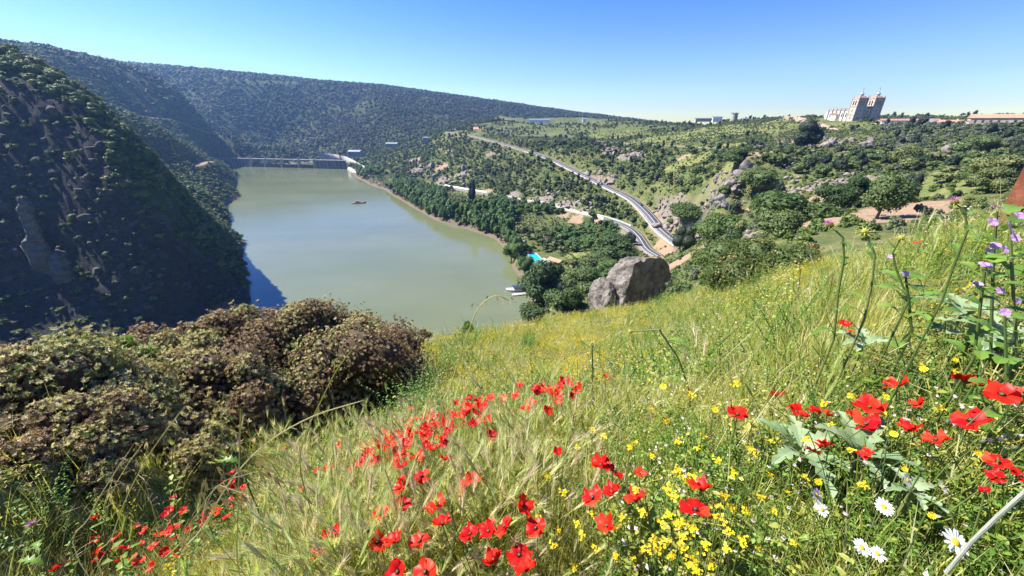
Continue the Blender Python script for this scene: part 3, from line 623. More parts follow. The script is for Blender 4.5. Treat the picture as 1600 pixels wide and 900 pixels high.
# ------------------------------------------------------------------ walls given by pixels
def wall_px(name, label, cat, pts, hpxs, mat, th=1.2, sink=6.0, batter=0.0, kind=None):
    """wall whose top runs through pixels (px, py, distance); heights in pixels below the top"""
    V = []; Q = []; n = len(pts)
    P = [at(*q) for q in pts]
    for i, p in enumerate(P):
        t = P[min(i+1, n-1)]-P[max(i-1, 0)]; t = Vector((t.x, t.y, 0)).normalized(); s = Vector((t.y, -t.x, 0))
        if s.dot(Vector((p.x, p.y, 0))) > 0: s = -s
        h = hpxs[i]*mpx(p)+sink
        for dx, dz in ((-th/2, -h), (-th/2, 0), (th/2, 0), (th/2+batter*h, -h)): V.append(tuple(p+s*dx+Vector((0, 0, dz))))
    for i in range(n-1):
        for k in range(4): Q.append((i*4+k, i*4+(k+1) % 4, (i+1)*4+(k+1) % 4, (i+1)*4+k))
    Q += [(0, 1, 2, 3), ((n-1)*4+3, (n-1)*4+2, (n-1)*4+1, (n-1)*4)]
    o = tag(link(name, np_mesh(name, V, quads=Q, mat=mat)), label, cat, None, kind); P2 = P
    for a, b in zip(P[:-1], P[1:]):
        for t in (0, .33, .66, 1): q = a.lerp(b, t); KEEP.append((q.x, q.y, 5))
    return o
wall_px('town_wall', 'beige battered town wall climbing to the cathedral terrace', 'wall', TW, TWH, M_TWALL, 2.2, 4, .08)
wall_px('terrace_wall', 'beige terrace wall at the foot of cathedral front', 'wall', [(1330,196,615),(1360,197,605),(1398,198,590)], [4,5,4], M_STONE, 1.0, 3)
wall_px('town_wall', 'low stone wall below the beige town wall', 'wall', [(1283,200,600),(1298,206,585),(1310,211,570)], [3,4,4], M_GRAN, 1.4, 4)
wall_px('path_wall', 'dark long low wall beside the hill path below cathedral', 'wall', [(1322,236,398),(1352,237,394),(1392,238.5,388)], [2.2,2.4,2.2], M_GRAN, .6, 1)
wall_px('abutment_wall', 'ribbed pale concrete wall at the right end of dam', 'wall', [(531,243,1050),(540,244.5,1030),(552,250,990),(562,256,930),(570,260,880)], [14,15,14,12,9], M_CONCL, 1.5, 2)
wall_px('shore_apron', 'sloping pale concrete apron at the waterline right of dam', 'embankment', [(535,257,1030),(548,262,960),(560,269,880),(568,274,830)], [7,7,7,6], M_CONC, 2.0, 4, .5)
wall_px('retaining_wall', 'pale retaining wall on the slope right of the dam', 'wall', [(574,258,900),(590,263,860),(603,269,800),(610,274,770)], [6,7,7,5], M_CONCL, 1.2, 4)
wall_px('retaining_wall', 'short tan wall above the dam beside the powerhouse', 'wall', [(500,240,1060),(515,240,1055),(530,242,1050)], [7,8,9], M_CONC, 1.2, 6)
# ------------------------------------------------------------------ dam
def dam():
    A, B = on_water(338, 259), on_water(538, 264); d = B-A; L = d.length; rz = math.atan2(d.y, d.x)
    o = tag(empty('dam', A, rz), 'low concrete dam with piers and gates across the far end of reservoir', 'dam'); H = (at(440, 248.5, math.hypot(*((A+B)/2)[:2]))).z
    fr = [.29, .405, .535, .665, .785]; xs = [f*L for f in fr]; up = -1 if True else 1
    for (a, b) in ((-30, xs[0]), (xs[-1], L+4)):
        MB().box(((a+b)/2, 2, (H-20)/2-.6), (b-a, 6, H+18.6)).build('dam_wall', M_DCONC, o)
        n = int((b-a)/9)
        for k in range(n): MB().box((a+(k+.5)*(b-a)/n, -1.25, H*.45), (.7, .6, H*.95)).build('wall_rib', M_CONC, o)
    for x in xs:
        MB().add([(x-1.6,-5,-18),(x+1.6,-5,-18),(x+1.6,7,-18),(x-1.6,7,-18),(x-1.6,-1.4,H-.6),(x+1.6,-1.4,H-.6),(x+1.6,7,H-.6),(x-1.6,7,H-.6)], [(0,3,2,1),(4,5,6,7),(0,1,5,4),(1,2,6,5),(2,3,7,6),(3,0,4,7)]).build('pier', M_CONCL, o)
        MB().box((x, 2.5, H+2.0), (2.6, 3.5, 3.2)).build('hoist_cabin', M_CONCL, o)
    for a, b in zip(xs[:-1], xs[1:]):
        g = MB().box(((a+b)/2, 1.8, (H*.40-18)/2), (b-a-3.3, .8, H*.40+18)).build('gate', M_DCONC, o)
        for k in range(3): MB().box(((a+b)/2, 1.1, H*(.08+.12*k)), (b-a-3.4, .6, .4)).build('gate_rib', M_DMETAL, g)
    dk = MB().box((L/2-13, 2, H+.05), (L+36, 6.8, 1.3)).build('deck', M_CONCL, o)
    m = MB(); m.box((L/2-13, -1.2, H+1.7), (L+36, .15, .15))
    for k in range(60): m.box((-28+k*(L+32)/59, -1.2, H+1.2), (.15, .15, 1.1))
    m.build('railing', M_METAL, dk)
dam()
# ------------------------------------------------------------------ power poles
def pole(label, px, pyb, pyt, r, lean=(0, 0), arms=1, rad=.16, group=None, mat=None):
    p = at(px, pyb, r); h = (pyb-pyt)*mpx(p)*1.06; o = tag(empty('power_pole', p), label, 'pole', group); T = Vector((lean[0]*h, lean[1]*h, h))
    MB().tube([(0, 0, -2), T*.5, T], [rad*1.5, rad*1.2, rad*.8], 8).build('shaft', mat or M_CONCL, o)
    for k in range(arms):
        q = T*(1-.06-.1*k); a = MB().box(q, (1.9-.3*k, .12, .14)).build('crossarm', M_DMETAL, o)
        for sx in (-.8, 0, .8): MB().lathe((q.x+sx*(1-.15*k), q.y, q.z+.07), [(.05, 0), (.11, .1), (.05, .18), (.09, .28)], 6).build('insulator', M_WHITE, a)
    return o
for i, (px, b, t, r) in enumerate([(579,232,222,960),(594,230,218,960),(598,230,218,955),(611,222.5,214,980),(619,222.5,214,980),(639,222,209,950),(657,212,200,940),(694,206,195,940)]):
    pole('tall thin pole among the poles above the right end of dam', px, b, t, r, group='poles above the dam', rad=.45)
pole('leaning pale concrete pole beside the dirt track in the hollow', 1391, 317, 281, 160, (.02, 0), 1, .17)
pole('grey pole standing before the bushy conifer on the hill path', 1247, 238, 218, 395, (0, 0), 1, .28, mat=M_GRAN)
pole('thin pole on the hillside above the bend of upper road', 1007, 220, 199, 640, (.02, 0), 1, .3)
pole('wooden pole on top of the broken rock outcrop', 1176, 258, 242, 275, (.03, 0), 0, .12, mat=M_WOOD)
pole('short thin post beside the rounded bush on the meadow edge', 1252, 378, 366, 90, (.05, 0), 0, .07)
# ------------------------------------------------------------------ rockfall fence
def rock_fence():
    pts = [(1064,323,262),(1076,327,258),(1088,332,254),(1100,337,250),(1112,344,246),(1122,350,243),(1132,356,240)]
    o = tag(empty('rockfall_fence', at(*pts[0])), 'grey wire rockfall fence slanting across the green slope', 'fence'); b = o.location.copy(); P = []
    for q in pts: p = at(*q); p.z = g1(p.x, p.y); P.append(p-b)
    s = mpx(at(*pts[3])); H = 12.5*s
    for p in P: MB().tube([p+Vector((0, 0, -.5)), p+Vector((0, 0, H))], .11, 6).build('post', M_METAL, o)
    m = MB()
    for a, c in zip(P[:-1], P[1:]):
        for k in range(9): z = Vector((0, 0, H*k/8)); m.tube([a+z, c+z], .035, 3, cap=False)
        n = 10
        for k in range(n):
            u = a.lerp(c, k/n); w = a.lerp(c, min(1, (k+2.5)/n)); m.tube([u, w+Vector((0, 0, H))], .03, 3, cap=False); m.tube([w, u+Vector((0, 0, H))], .03, 3, cap=False)
    tag(m.build('netting', M_METAL, o), kind='stuff')
rock_fence()
# ------------------------------------------------------------------ pool terrace
def pool():
    c = POOLC; z = c.z+.35
    C = [on_water(*q, z=z) for q in ((826,396.5),(837,395.6),(846.5,406),(829,408.5))]
    o = tag(empty('swimming_pool', (C[0].x, C[0].y, z)), 'bright turquoise swimming pool with pale rim beside the shore', 'pool'); b = o.location
    L = [q-b for q in C]; mid = sum(L, Vector())/4
    ou = [mid+(q-mid)*1.22 for q in L]; m = MB()
    for i in range(4):
        j = (i+1) % 4; m.add([L[i]-Vector((0,0,1.4)), L[j]-Vector((0,0,1.4)), L[j]+Vector((0,0,.1)), L[i]+Vector((0,0,.1)), ou[i]+Vector((0,0,.1)), ou[j]+Vector((0,0,.1)), ou[i]-Vector((0,0,2)), ou[j]-Vector((0,0,2))], [(0,1,2,3),(3,2,5,4),(4,5,7,6)])
    m.add([q-Vector((0,0,1.4)) for q in L], [(0,1,2,3)])
    m.build('basin', M_CONCL, o)
    pm, n, l, p, oo = newmat('pool_water'); p.inputs['Base Color'].default_value = (.01, .36, .48, 1); p.inputs['Roughness'].default_value = .12
    w = noise(n, l, 2.5, 3); rr = ramp(n, [(.35, (.008,.34,.50)), (.65, (.02,.45,.58))]); l.new(w.outputs[0], rr.inputs[0]); l.new(rr.outputs[0], p.inputs['Base Color']); bump(n, l, p, w.outputs[0], .1, .1)
    MB().add([q-Vector((0,0,.12)) for q in L], [(0,1,2,3)]).build('pool_water', pm, o)
    T = [on_water(*q, z=z-.25) for q in ((831,410),(850,402.5),(868,411),(858,428),(843,424))]
    t = MB().prism([(q.x, q.y) for q in T], z-6, z-.2).build('pool_terrace', M_CONCL); tag(t, 'pale paved terrace between the pool and the red roofed huts', 'terrace')
    def hut(label, px, py, w, d, h, rh, rz, m2=M_TILE):
        q = on_water(px, py, z=z-.25); house('red_roofed_hut', label, 'hut', q, R(rz), w, d, h, rh, M_WHITE, m2, 2, group=None, sink=4)
    hut('long red roofed hut right of the swimming pool', 868, 412, 10.5, 5.0, 2.6, 1.5, -48, M_OTILE)
    hut('small red roofed hut below the long hut by the pool', 856, 419, 5.5, 3.2, 2.3, 1.1, -40)
    hut('square red roofed shed right of the long hut by the pool', 884, 420, 4.4, 4.0, 2.3, 1.0, -48, M_OTILE)
    for k, (px, py) in enumerate([(841,415),(846,420),(851,424)]):      # sun parasols folded on the terrace
        pass
pool()
# ------------------------------------------------------------------ vehicles
def vehicle(name, label, cat, p, rz, body, L=4.2, Wd=1.75, H=1.45, van=False):
    o = tag(empty(name, p, rz), label, cat); z0, zb = .28, (.95 if not van else 1.05)
    pr = [(-L/2, z0), (-L/2, zb*.9), (-L*.46, zb), (-L*.40, H*.97), (L*.10, H), (L*.26, zb), (L*.47, zb*.86), (L/2, zb*.6), (L/2, z0)] if not van else [(-L/2, z0), (-L/2, H), (L*.28, H), (L*.40, zb), (L*.49, zb*.85), (L/2, zb*.5), (L/2, z0)]
    m = MB(); n = len(pr); w = Wd/2
    v = [(x, -w*(1 if z <= zb else .84), z) for x, z in pr]+[(x, w*(1 if z <= zb else .84), z) for x, z in pr]
    m.add(v, [tuple(range(n)), tuple(range(2*n-1, n-1, -1))]+[(i+n, (i+1) % n+n, (i+1) % n, i) for i in range(n)]); m.build('body', body, o)
    for s in (-1, 1): MB().box((-L*.08, s*w*.90, (zb+H)/2), (L*.42, .06, (H-zb)*.62)).build('side_window', M_GLASS, o)
    MB().box((L*(.19 if not van else .35), 0, (zb+H)/2), (.10, Wd*.74, (H-zb)*.6)).build('windscreen', M_GLASS, o)
    for sx in (-.31, .31):
        for s in (-1, 1):
            q = MB().tube([(L*sx, s*(w-.18), .33), (L*sx, s*(w+.03), .33)], .33, 12).build('wheel', M_RUBBER, o); MB().tube([(L*sx, s*(w+.0), .33), (L*sx, s*(w+.05), .33)], .18, 10).build('rim', M_METAL, q)
    for s in (-1, 1):
        MB().box((L/2-.02, s*w*.68, zb*.66), (.12, .32, .18)).build('headlight', M_HULL, o); MB().box((-L/2+.0, s*w*.72, zb*.72), (.1, .26, .2)).build('tail_light', M_REDP, o)
    return o
i0 = min(range(len(UPPER)), key=lambda i: abs(project(*UPPER[i])[1]-321)+abs(project(*UPPER[i])[0]-1000)); t = (UPPER[i0+1]-UPPER[i0]).normalized(); sd_ = Vector((t.y, -t.x, 0))
vehicle('car', 'dark car driving round the bend of the upper road', 'car', UPPER[i0]-sd_*2.0+Vector((0,0,.02)), math.atan2(t.y, t.x), M_BLUEP)
p = at(817, 385.5, 300); p.z = g1(p.x, p.y); vehicle('van', 'white van parked under trees left of the pool', 'van', p, R(60), M_HULL, 5.4, 2.1, 2.4, True)
# ------------------------------------------------------------------ boats
def hull(m, L, Wd, H, bow=.28, n=10, sheer=.25, z0=-.35):
    rows = []
    for i in range(n+1):
        t = i/n; x = -L/2+L*t; w = Wd/2*(1-max(0, (t-(1-bow))/bow)**1.8*.97) if t > 1-bow else Wd/2*(.86+.14*min(1, t*5)); h = H+sheer*max(0, t-.5)**2*4
        rows.append([(x, -w, h), (x, -w*.8, z0), (x, w*.8, z0), (x, w, h)])
    v = [p for r_ in rows for p in r_]; f = []
    for i in range(n):
        for k in range(3): f.append((i*4+k, (i+1)*4+k, (i+1)*4+k+1, i*4+k+1))
        f.append((i*4+3, (i+1)*4+3, (i+1)*4, i*4))
    f += [(0, 1, 2, 3), (n*4+3, n*4+2, n*4+1, n*4)]; return m.add(v, f)
def tour_boat():
    a, b = on_water(827, 452.5), on_water(790, 455); c = (a+b)/2; d = b-a; L = d.length
    o = tag(empty('tour_boat', c, math.atan2(d.y, d.x)), 'white tour boat with dark windows moored at the pontoon', 'boat')
    hull(MB(), L, 4.4, 1.3).build('hull', M_HULL, o)
    MB().box((-L*.06, 0, 1.36), (L*.72, 3.9, .10)).build('deck', M_CONCL, o)
    cb = MB().box((-L*.12, 0, 2.15), (L*.56, 3.4, 1.5), 0, 0, .94).build('cabin', M_HULL, o)
    for s in (-1, 1):
        for k in range(6): MB().box((-L*.12+(k-2.5)*L*.088, s*1.66, 2.25), (L*.072, .14, .8)).build('cabin_window', M_GLASS, cb)
    MB().box((L*.162, 0, 2.25), (.14, 2.6, .8)).build('windscreen', M_GLASS, cb)
    MB().box((-L*.10, 0, 3.0), (L*.62, 3.7, .16)).build('roof', M_BLUEP, o)
    MB().box((-L*.36, 0, 3.15), (L*.16, 3.2, .5)).build('upper_bench', M_HULL, o)
    MB().tube([(-L*.02, 0, 3.0), (-L*.03, 0, 5.2)], .07).box((-L*.03, 0, 4.6), (.1, 1.2, .1)).build('mast', M_METAL, o)
    m = MB()
    for s in (-1, 1): m.tube([(L*.12, s*1.9, 2.1), (L*.36, s*1.2, 2.4), (L*.48, 0, 2.5)], .05, 5)
    for (x, y) in ((.12, 1.9), (.25, 1.6), (.36, 1.2)):
        for s in (-1, 1): m.tube([(L*x, s*y, 1.3), (L*x, s*y, 2.25)], .04, 5)
    m.build('railing', M_METAL, o)
tour_boat()
def pontoon():
    a, b = on_water(833, 458.5), on_water(800, 461.5); c = (a+b)/2; d = b-a; L = d.length
    o = tag(empty('pontoon', c, math.atan2(d.y, d.x)), 'pale floating pontoon tied to the shore below the tour boat', 'pontoon')
    m = MB()
    for k in range(5): MB().box((-L*.4+k*L*.2, 0, .1), (L*.17, 2.6, .7)).build('float', M_RUBBER, o)
    for k in range(16): MB().box((-L/2+(k+.5)*L/16, 0, .52), (L/16-.08, 3.0, .12)).build('plank', M_CONCL, o)
    for k in range(4): MB().tube([(-L*.45+k*L*.3, 1.35, .5), (-L*.45+k*L*.3, 1.35, 1.2)], .10).build('bollard', M_METAL, o)
pontoon()
def barge():
    c = on_water(561.5, 317.5); o = tag(empty('wooden_barge', c, R(14)), 'brown flat boat with small cabin alone in mid reservoir', 'boat'); L = 17
    hull(MB(), L, 4.6, 1.1, .35, 10, .8).build('hull', M_WOOD, o)
    MB().box((0, 0, 1.13), (L*.7, 3.8, .12)).build('deck', M_WOOD, o)
    cb = MB().box((-2.2, 0, 2.1), (5, 3.0, 1.9), 0, 0, .95).build('cabin', M_HULL, o)
    for s in (-1, 1):
        for k in range(3): MB().box((-3.7+k*1.5, s*1.47, 2.3), (1.0, .12, .7)).build('cabin_window', M_GLASS, cb)
    MB().box((-2.2, 0, 3.15), (5.8, 3.5, .16)).build('roof', M_REDP, o); MB().tube([(3.4, 0, 1.1), (3.4, 0, 3.6)], .07).build('mast', M_METAL, o)
barge()
# ------------------------------------------------------------------ foliage prototypes
ICO = None
def icosphere(sub=1):
    t = (1+5**.5)/2
    v = [(-1,t,0),(1,t,0),(-1,-t,0),(1,-t,0),(0,-1,t),(0,1,t),(0,-1,-t),(0,1,-t),(t,0,-1),(t,0,1),(-t,0,-1),(-t,0,1)]
    f = [(0,11,5),(0,5,1),(0,1,7),(0,7,10),(0,10,11),(1,5,9),(5,11,4),(11,10,2),(10,7,6),(7,1,8),(3,9,4),(3,4,2),(3,2,6),(3,6,8),(3,8,9),(4,9,5),(2,4,11),(6,2,10),(8,6,7),(9,8,1)]
    v = [Vector(p).normalized() for p in v]
    for _ in range(sub):
        c = {}; g = []
        def md(a, b):
            k = (min(a, b), max(a, b))
            if k not in c: c[k] = len(v); v.append(((v[a]+v[b])/2).normalized())
            return c[k]
        for a, b, d in f: x, y, z = md(a, b), md(b, d), md(d, a); g += [(a,x,z),(b,y,x),(d,z,y),(x,y,z)]
        f = g
    return np.array([tuple(p) for p in v]), np.array(f)
IC0, IC1, IC2 = icosphere(0), icosphere(1), icosphere(2)
def crown(name, mat, seed, rx=1.0, rz=.9, zc=1.0, lobes=9, lob=.5, leaves=260, leaf=.22, core=1, flat_base=.35, aspect=1.0, droop=0.0):
    """leafy crown: lobes scattered over a flattened ball, each lobe a shell of small leaf sprays over a dark inner body"""
    g = np.random.default_rng(seed); V = []; T = []; o = 0
    d = g.normal(size=(lobes, 3)); d /= np.linalg.norm(d, axis=1)[:, None]; d[:, 2] = np.maximum(d[:, 2], -flat_base)
    c = d*np.array([rx, rx, rz])*(.45+.25*g.random((lobes, 1))); c[:, 2] += zc; lr = lob*rx*(.7+.6*g.random(lobes))
    ico = (IC0, IC1)[core] if core is not None else None
    if ico is not None:
        for i in range(lobes):
            w = 1+.3*(g.random(len(ico[0]))-.5)
            V.append(ico[0]*(lr[i]*.80*w)[:, None]*np.array([1, 1, rz/rx*.9])+c[i]); T.append(ico[1]+o); o += len(ico[0])
    li = g.integers(0, lobes, leaves); n = g.normal(size=(leaves, 3)); n[:, 2] += .35; n /= np.linalg.norm(n, axis=1)[:, None]
    p = c[li]+n*lr[li][:, None]*(.75+.38*g.random((leaves, 1)))*np.array([1, 1, rz/rx*.95])
    nn = n+g.normal(size=(leaves, 3))*.55; nn[:, 2] += .3; nn /= np.linalg.norm(nn, axis=1)[:, None]
    a = np.cross(nn, g.normal(size=(leaves, 3))); a /= np.linalg.norm(a, axis=1)[:, None]; b = np.cross(nn, a); b[:, 2] -= droop
    s = leaf*rx*(.6+.8*g.random((leaves, 1)))
    q = np.stack([p-a*s*.7*aspect-b*s*.35, p+a*s*.1+b*s*-.8, p+a*s*.75*aspect+b*s*.1, p+b*s*.85-a*s*.15], 1).reshape(-1, 3)
    V.append(q); k = o+np.arange(leaves)*4; Q = np.stack([k, k+1, k+2, k+3], 1)
    return np_mesh(name, np.concatenate(V), quads=Q, tris=np.concatenate(T) if T else None, mat=mat)
def trunk_mesh(name, mat, seed, h=1.0, r=.09, limbs=4, spread=.5, lean=.08, nseg=6):
    g = random.Random(seed); m = MB(); top = Vector((g.uniform(-lean, lean), g.uniform(-lean, lean), h))
    p0 = Vector((0, 0, -.35*h)); mid = top*.5+Vector((g.uniform(-lean, lean), g.uniform(-lean, lean), 0))*.6
    m.tube([p0, Vector((0, 0, .05*h)), mid, top], [r*1.5, r*1.1, r*.8, r*.5], nseg)
    for k in range(limbs):
        w = 2*math.pi*(k+g.random()*.6)/limbs; t = g.uniform(.45, .95); b = mid.lerp(top, (t-.45)/.5) if t > .45 else mid
        e = b+Vector((math.cos(w)*spread, math.sin(w)*spread, h*g.uniform(.3, .6))); m.tube([b, b.lerp(e, .5)+Vector((0, 0, -.04*h)), e], [r*.5, r*.35, r*.12], 5)
    return m.mesh(name, mat, True)
M_BARK = rock_like('bark', [(.07,.055,.04), (.15,.12,.09), (.24,.20,.16)], 6, .95, .8, .1, stretch=(1, 1, .25))
L_OAK = leafmat('oak_leaves', [(.042,.078,.020), (.072,.115,.031), (.110,.152,.044), (.16,.18,.06)], .26, .6)
L_FAR = leafmat('far_oak_leaves', [(.026,.048,.018), (.046,.070,.026), (.070,.092,.034), (.12,.13,.055)], .10, .65)
L_POP = leafmat('poplar_leaves', [(.046,.104,.020), (.076,.142,.029), (.115,.185,.038)], .3, .5)
L_PINE = leafmat('pine_needles', [(.014,.026,.014), (.024,.038,.018), (.036,.050,.022)], .1, .65)
L_SHRUB = leafmat('shrub_leaves', [(.048,.085,.018), (.080,.130,.027), (.125,.175,.036), (.18,.20,.055)], .28, .55)
L_OLIVE = leafmat('olive_leaves', [(.075,.095,.055), (.110,.130,.080), (.15,.165,.105)], .22, .5)
L_RUST = leafmat('rust_leaves', [(.10,.05,.025), (.17,.09,.04)], .25, .6)
def protoset(kind, mat, tmat, n, det, rx, rz, zc, lobes, lob, leaf, **k):
    """det: list of leaf counts from fine to coarse; returns [[(crown, trunk)...] per detail]"""
    out = []
    for di, lv in enumerate(det):
        row = []
        for i in range(n):
            c = crown(kind+'_crown', mat, 100*di+i*7+len(kind), rx, rz, zc, lobes if di < 2 else max(4, lobes-4), lob, lv, leaf*(.32, .85, 1.35)[di], 1 if di < 2 else 0, **k)
            row.append((c, None if tmat is None or di == 2 else trunk_mesh(kind+'_trunk', tmat, i+3, zc*.8, .07*rx if rx > .6 else .06, 4, rx*.4)))
        out.append(row)
    return out
PR = {'oak': protoset('oak', L_OAK, M_BARK, 4, (6000, 620, 150), 1.0, .80, .95, 12, .46, .16),
      'poplar': protoset('poplar', L_POP, M_BARK, 4, (5000, 620, 160), .62, 1.25, 1.45, 13, .5, .20),
      'pine': protoset('pine', L_PINE, M_BARK, 3, (3600, 560, 130), .62, 1.15, 1.25, 11, .5, .17),
      'shrub': protoset('shrub', L_SHRUB, None, 5, (7000, 480, 120), 1.0, .62, .45, 10, .46, .15),
      'olive': protoset('olive', L_OLIVE, M_BARK, 3, (2500, 450, 110), 1.0, .75, 1.05, 9, .46, .15)}
FARP = [crown('far_tree', L_FAR, 900+i, 1.0, .8, .6, 6, .5, 80, .24, 0) for i in range(6)]
# ------------------------------------------------------------------ scatter of what nobody could count (geometry nodes)
def scatter(name, P, rz, sc, kinds, protos, label=None, cat=None, tilt=None, parent=None, kind='stuff'):
    P = np.asarray(P, np.float32); n = len(P); me = bpy.data.meshes.new(name); me.vertices.add(n); me.vertices.foreach_set('co', P.ravel())
    rot = np.zeros((n, 3), np.float32); rot[:, 2] = rz
    if tilt is not None: rot[:, :2] = tilt
    sc = np.asarray(sc, np.float32); sc = np.repeat(sc[:, None], 3, 1) if sc.ndim == 1 else sc
    for nm, ty, f, dat in (('rot', 'FLOAT_VECTOR', 'vector', rot), ('scl', 'FLOAT_VECTOR', 'vector', sc)):
        a = me.attributes.new(nm, ty, 'POINT'); a.data.foreach_set(f, dat.astype(np.float32).ravel())
    a = me.attributes.new('pick', 'INT', 'POINT'); a.data.foreach_set('value', np.asarray(kinds, np.int32))
    o = link(name, me, parent); ng = bpy.data.node_groups.new(name, 'GeometryNodeTree')
    ng.interface.new_socket('Geometry', in_out='INPUT', socket_type='NodeSocketGeometry'); ng.interface.new_socket('Geometry', in_out='OUTPUT', socket_type='NodeSocketGeometry')
    N, L = ng.nodes, ng.links; gi, go_ = N.new('NodeGroupInput'), N.new('NodeGroupOutput'); io = N.new('GeometryNodeInstanceOnPoints'); g2 = N.new('GeometryNodeGeometryToInstance')
    for p in reversed(protos):
        oi = N.new('GeometryNodeObjectInfo'); oi.inputs['Object'].default_value = p; oi.inputs['As Instance'].default_value = True; L.new(oi.outputs['Geometry'], g2.inputs[0])
    def na(nm, dt):
        q = N.new('GeometryNodeInputNamedAttribute'); q.data_type = dt; q.inputs[0].default_value = nm; return q.outputs[0]
    e2r = N.new('FunctionNodeEulerToRotation'); L.new(na('rot', 'FLOAT_VECTOR'), e2r.inputs[0])
    L.new(gi.outputs[0], io.inputs['Points']); L.new(g2.outputs[0], io.inputs['Instance']); io.inputs['Pick Instance'].default_value = True
    L.new(na('pick', 'INT'), io.inputs['Instance Index']); L.new(e2r.outputs[0], io.inputs['Rotation']); L.new(na('scl', 'FLOAT_VECTOR'), io.inputs['Scale'])
    L.new(io.outputs[0], go_.inputs[0]); md = o.modifiers.new('scatter', 'NODES'); md.node_group = ng
    tag(o, label, cat, None, kind); return o
def proto_obj(me): return bpy.data.objects.new(me.name, me)
# ------------------------------------------------------------------ where plants stand
SG = (ZG-EYE)/GR; RUN = np.maximum.accumulate(SG, axis=1)
VISG = SG-np.concatenate([np.full((NT, 1), -9.), RUN[:, :-1]], 1)      # > 0: seen from the viewpoint
def gl(G, x, y): return _bil(G, 0, 0, np.interp(np.arctan2(x, y), TH, np.arange(NT)), np.interp(np.log(np.maximum(np.hypot(x, y), RR[0])), np.log(RR), np.arange(NR)))
def candidates(r0, r1, spacing, th0=-58, th1=58):
    """jittered points, about one per spacing squared, over a sector"""
    X = []; r = r0
    while r < r1:
        n = int(R(th1-th0)*r/spacing); t = R(th0)+(np.arange(n)+rng.random(n))*R(th1-th0)/max(n, 1); q = r+(rng.random(n)-.5)*spacing
        X.append(np.stack([np.sin(t)*q, np.cos(t)*q], 1)); r += spacing
    return np.concatenate(X)
def keep_visible(X, h):
    x, y = X[:, 0], X[:, 1]; z = ground(x, y); px, py, d = project(x, y, z+h*.5)
    r = np.hypot(x, y); ok = (gl(VISG, x, y) > -h*1.1/r) & (px > -60) & (px < 1660) & (py > -60) & (py < 960) & (d > 0)
    return ok, z, px, py
EXPL = []                        # plants placed one by one: (kind, label, x, y, z, width, height)
def plant_at(kind, px, py, wpx, hpx, label, r=None):
    p = hit(px, py) if r is None else at(px, py, r)
    if r is not None: p.z = g1(p.x, p.y)
    d = p.y*cP-(p.z-EYE)*sP; EXPL.append((kind, label, p.x, p.y, p.z-.1, wpx*d/FPX, hpx*d/FPX/.93))
HF = {'oak': 1.75, 'poplar': 2.7, 'pine': 2.4, 'shrub': 1.07, 'olive': 1.8}       # height of a prototype
RF = {'oak': 1.0, 'poplar': .68, 'pine': .66, 'shrub': 1.0, 'olive': 1.0}
def stand(kind, label, x, y, z, w, h, group=None, px_h=40, cat='tree', mat=None):
    det = 0 if px_h > 27 else (1 if px_h > 13 else 2); row = PR[kind][det]; c, t = row[rng.integers(0, len(row))]
    sx, sz = w/2/RF[kind], h/HF[kind]; rz = rng.random()*6.28
    nm = {'oak': 'oak_tree', 'poplar': 'poplar_tree', 'pine': 'pine_tree', 'shrub': 'shrub', 'olive': 'olive_tree'}[kind]
    if t is None or px_h < 9:
        o = bpy.data.objects.new(nm, c); COL.objects.link(o); o.location = (x, y, z); o.rotation_euler = (0, 0, rz); o.scale = (sx, sx, sz)
    else:
        o = empty(nm, (x, y, z), rz); o.scale = (sx, sx, sz)
        q = bpy.data.objects.new('crown', c); COL.objects.link(q); q.parent = o
        q2 = bpy.data.objects.new('trunk', t); COL.objects.link(q2); q2.parent = o
        if mat: q.material_slots[0].link = 'OBJECT'; q.material_slots[0].material = mat
    if mat and t is None: o.material_slots[0].link = 'OBJECT'; o.material_slots[0].material = mat
    tag(o, label, cat, group); return o
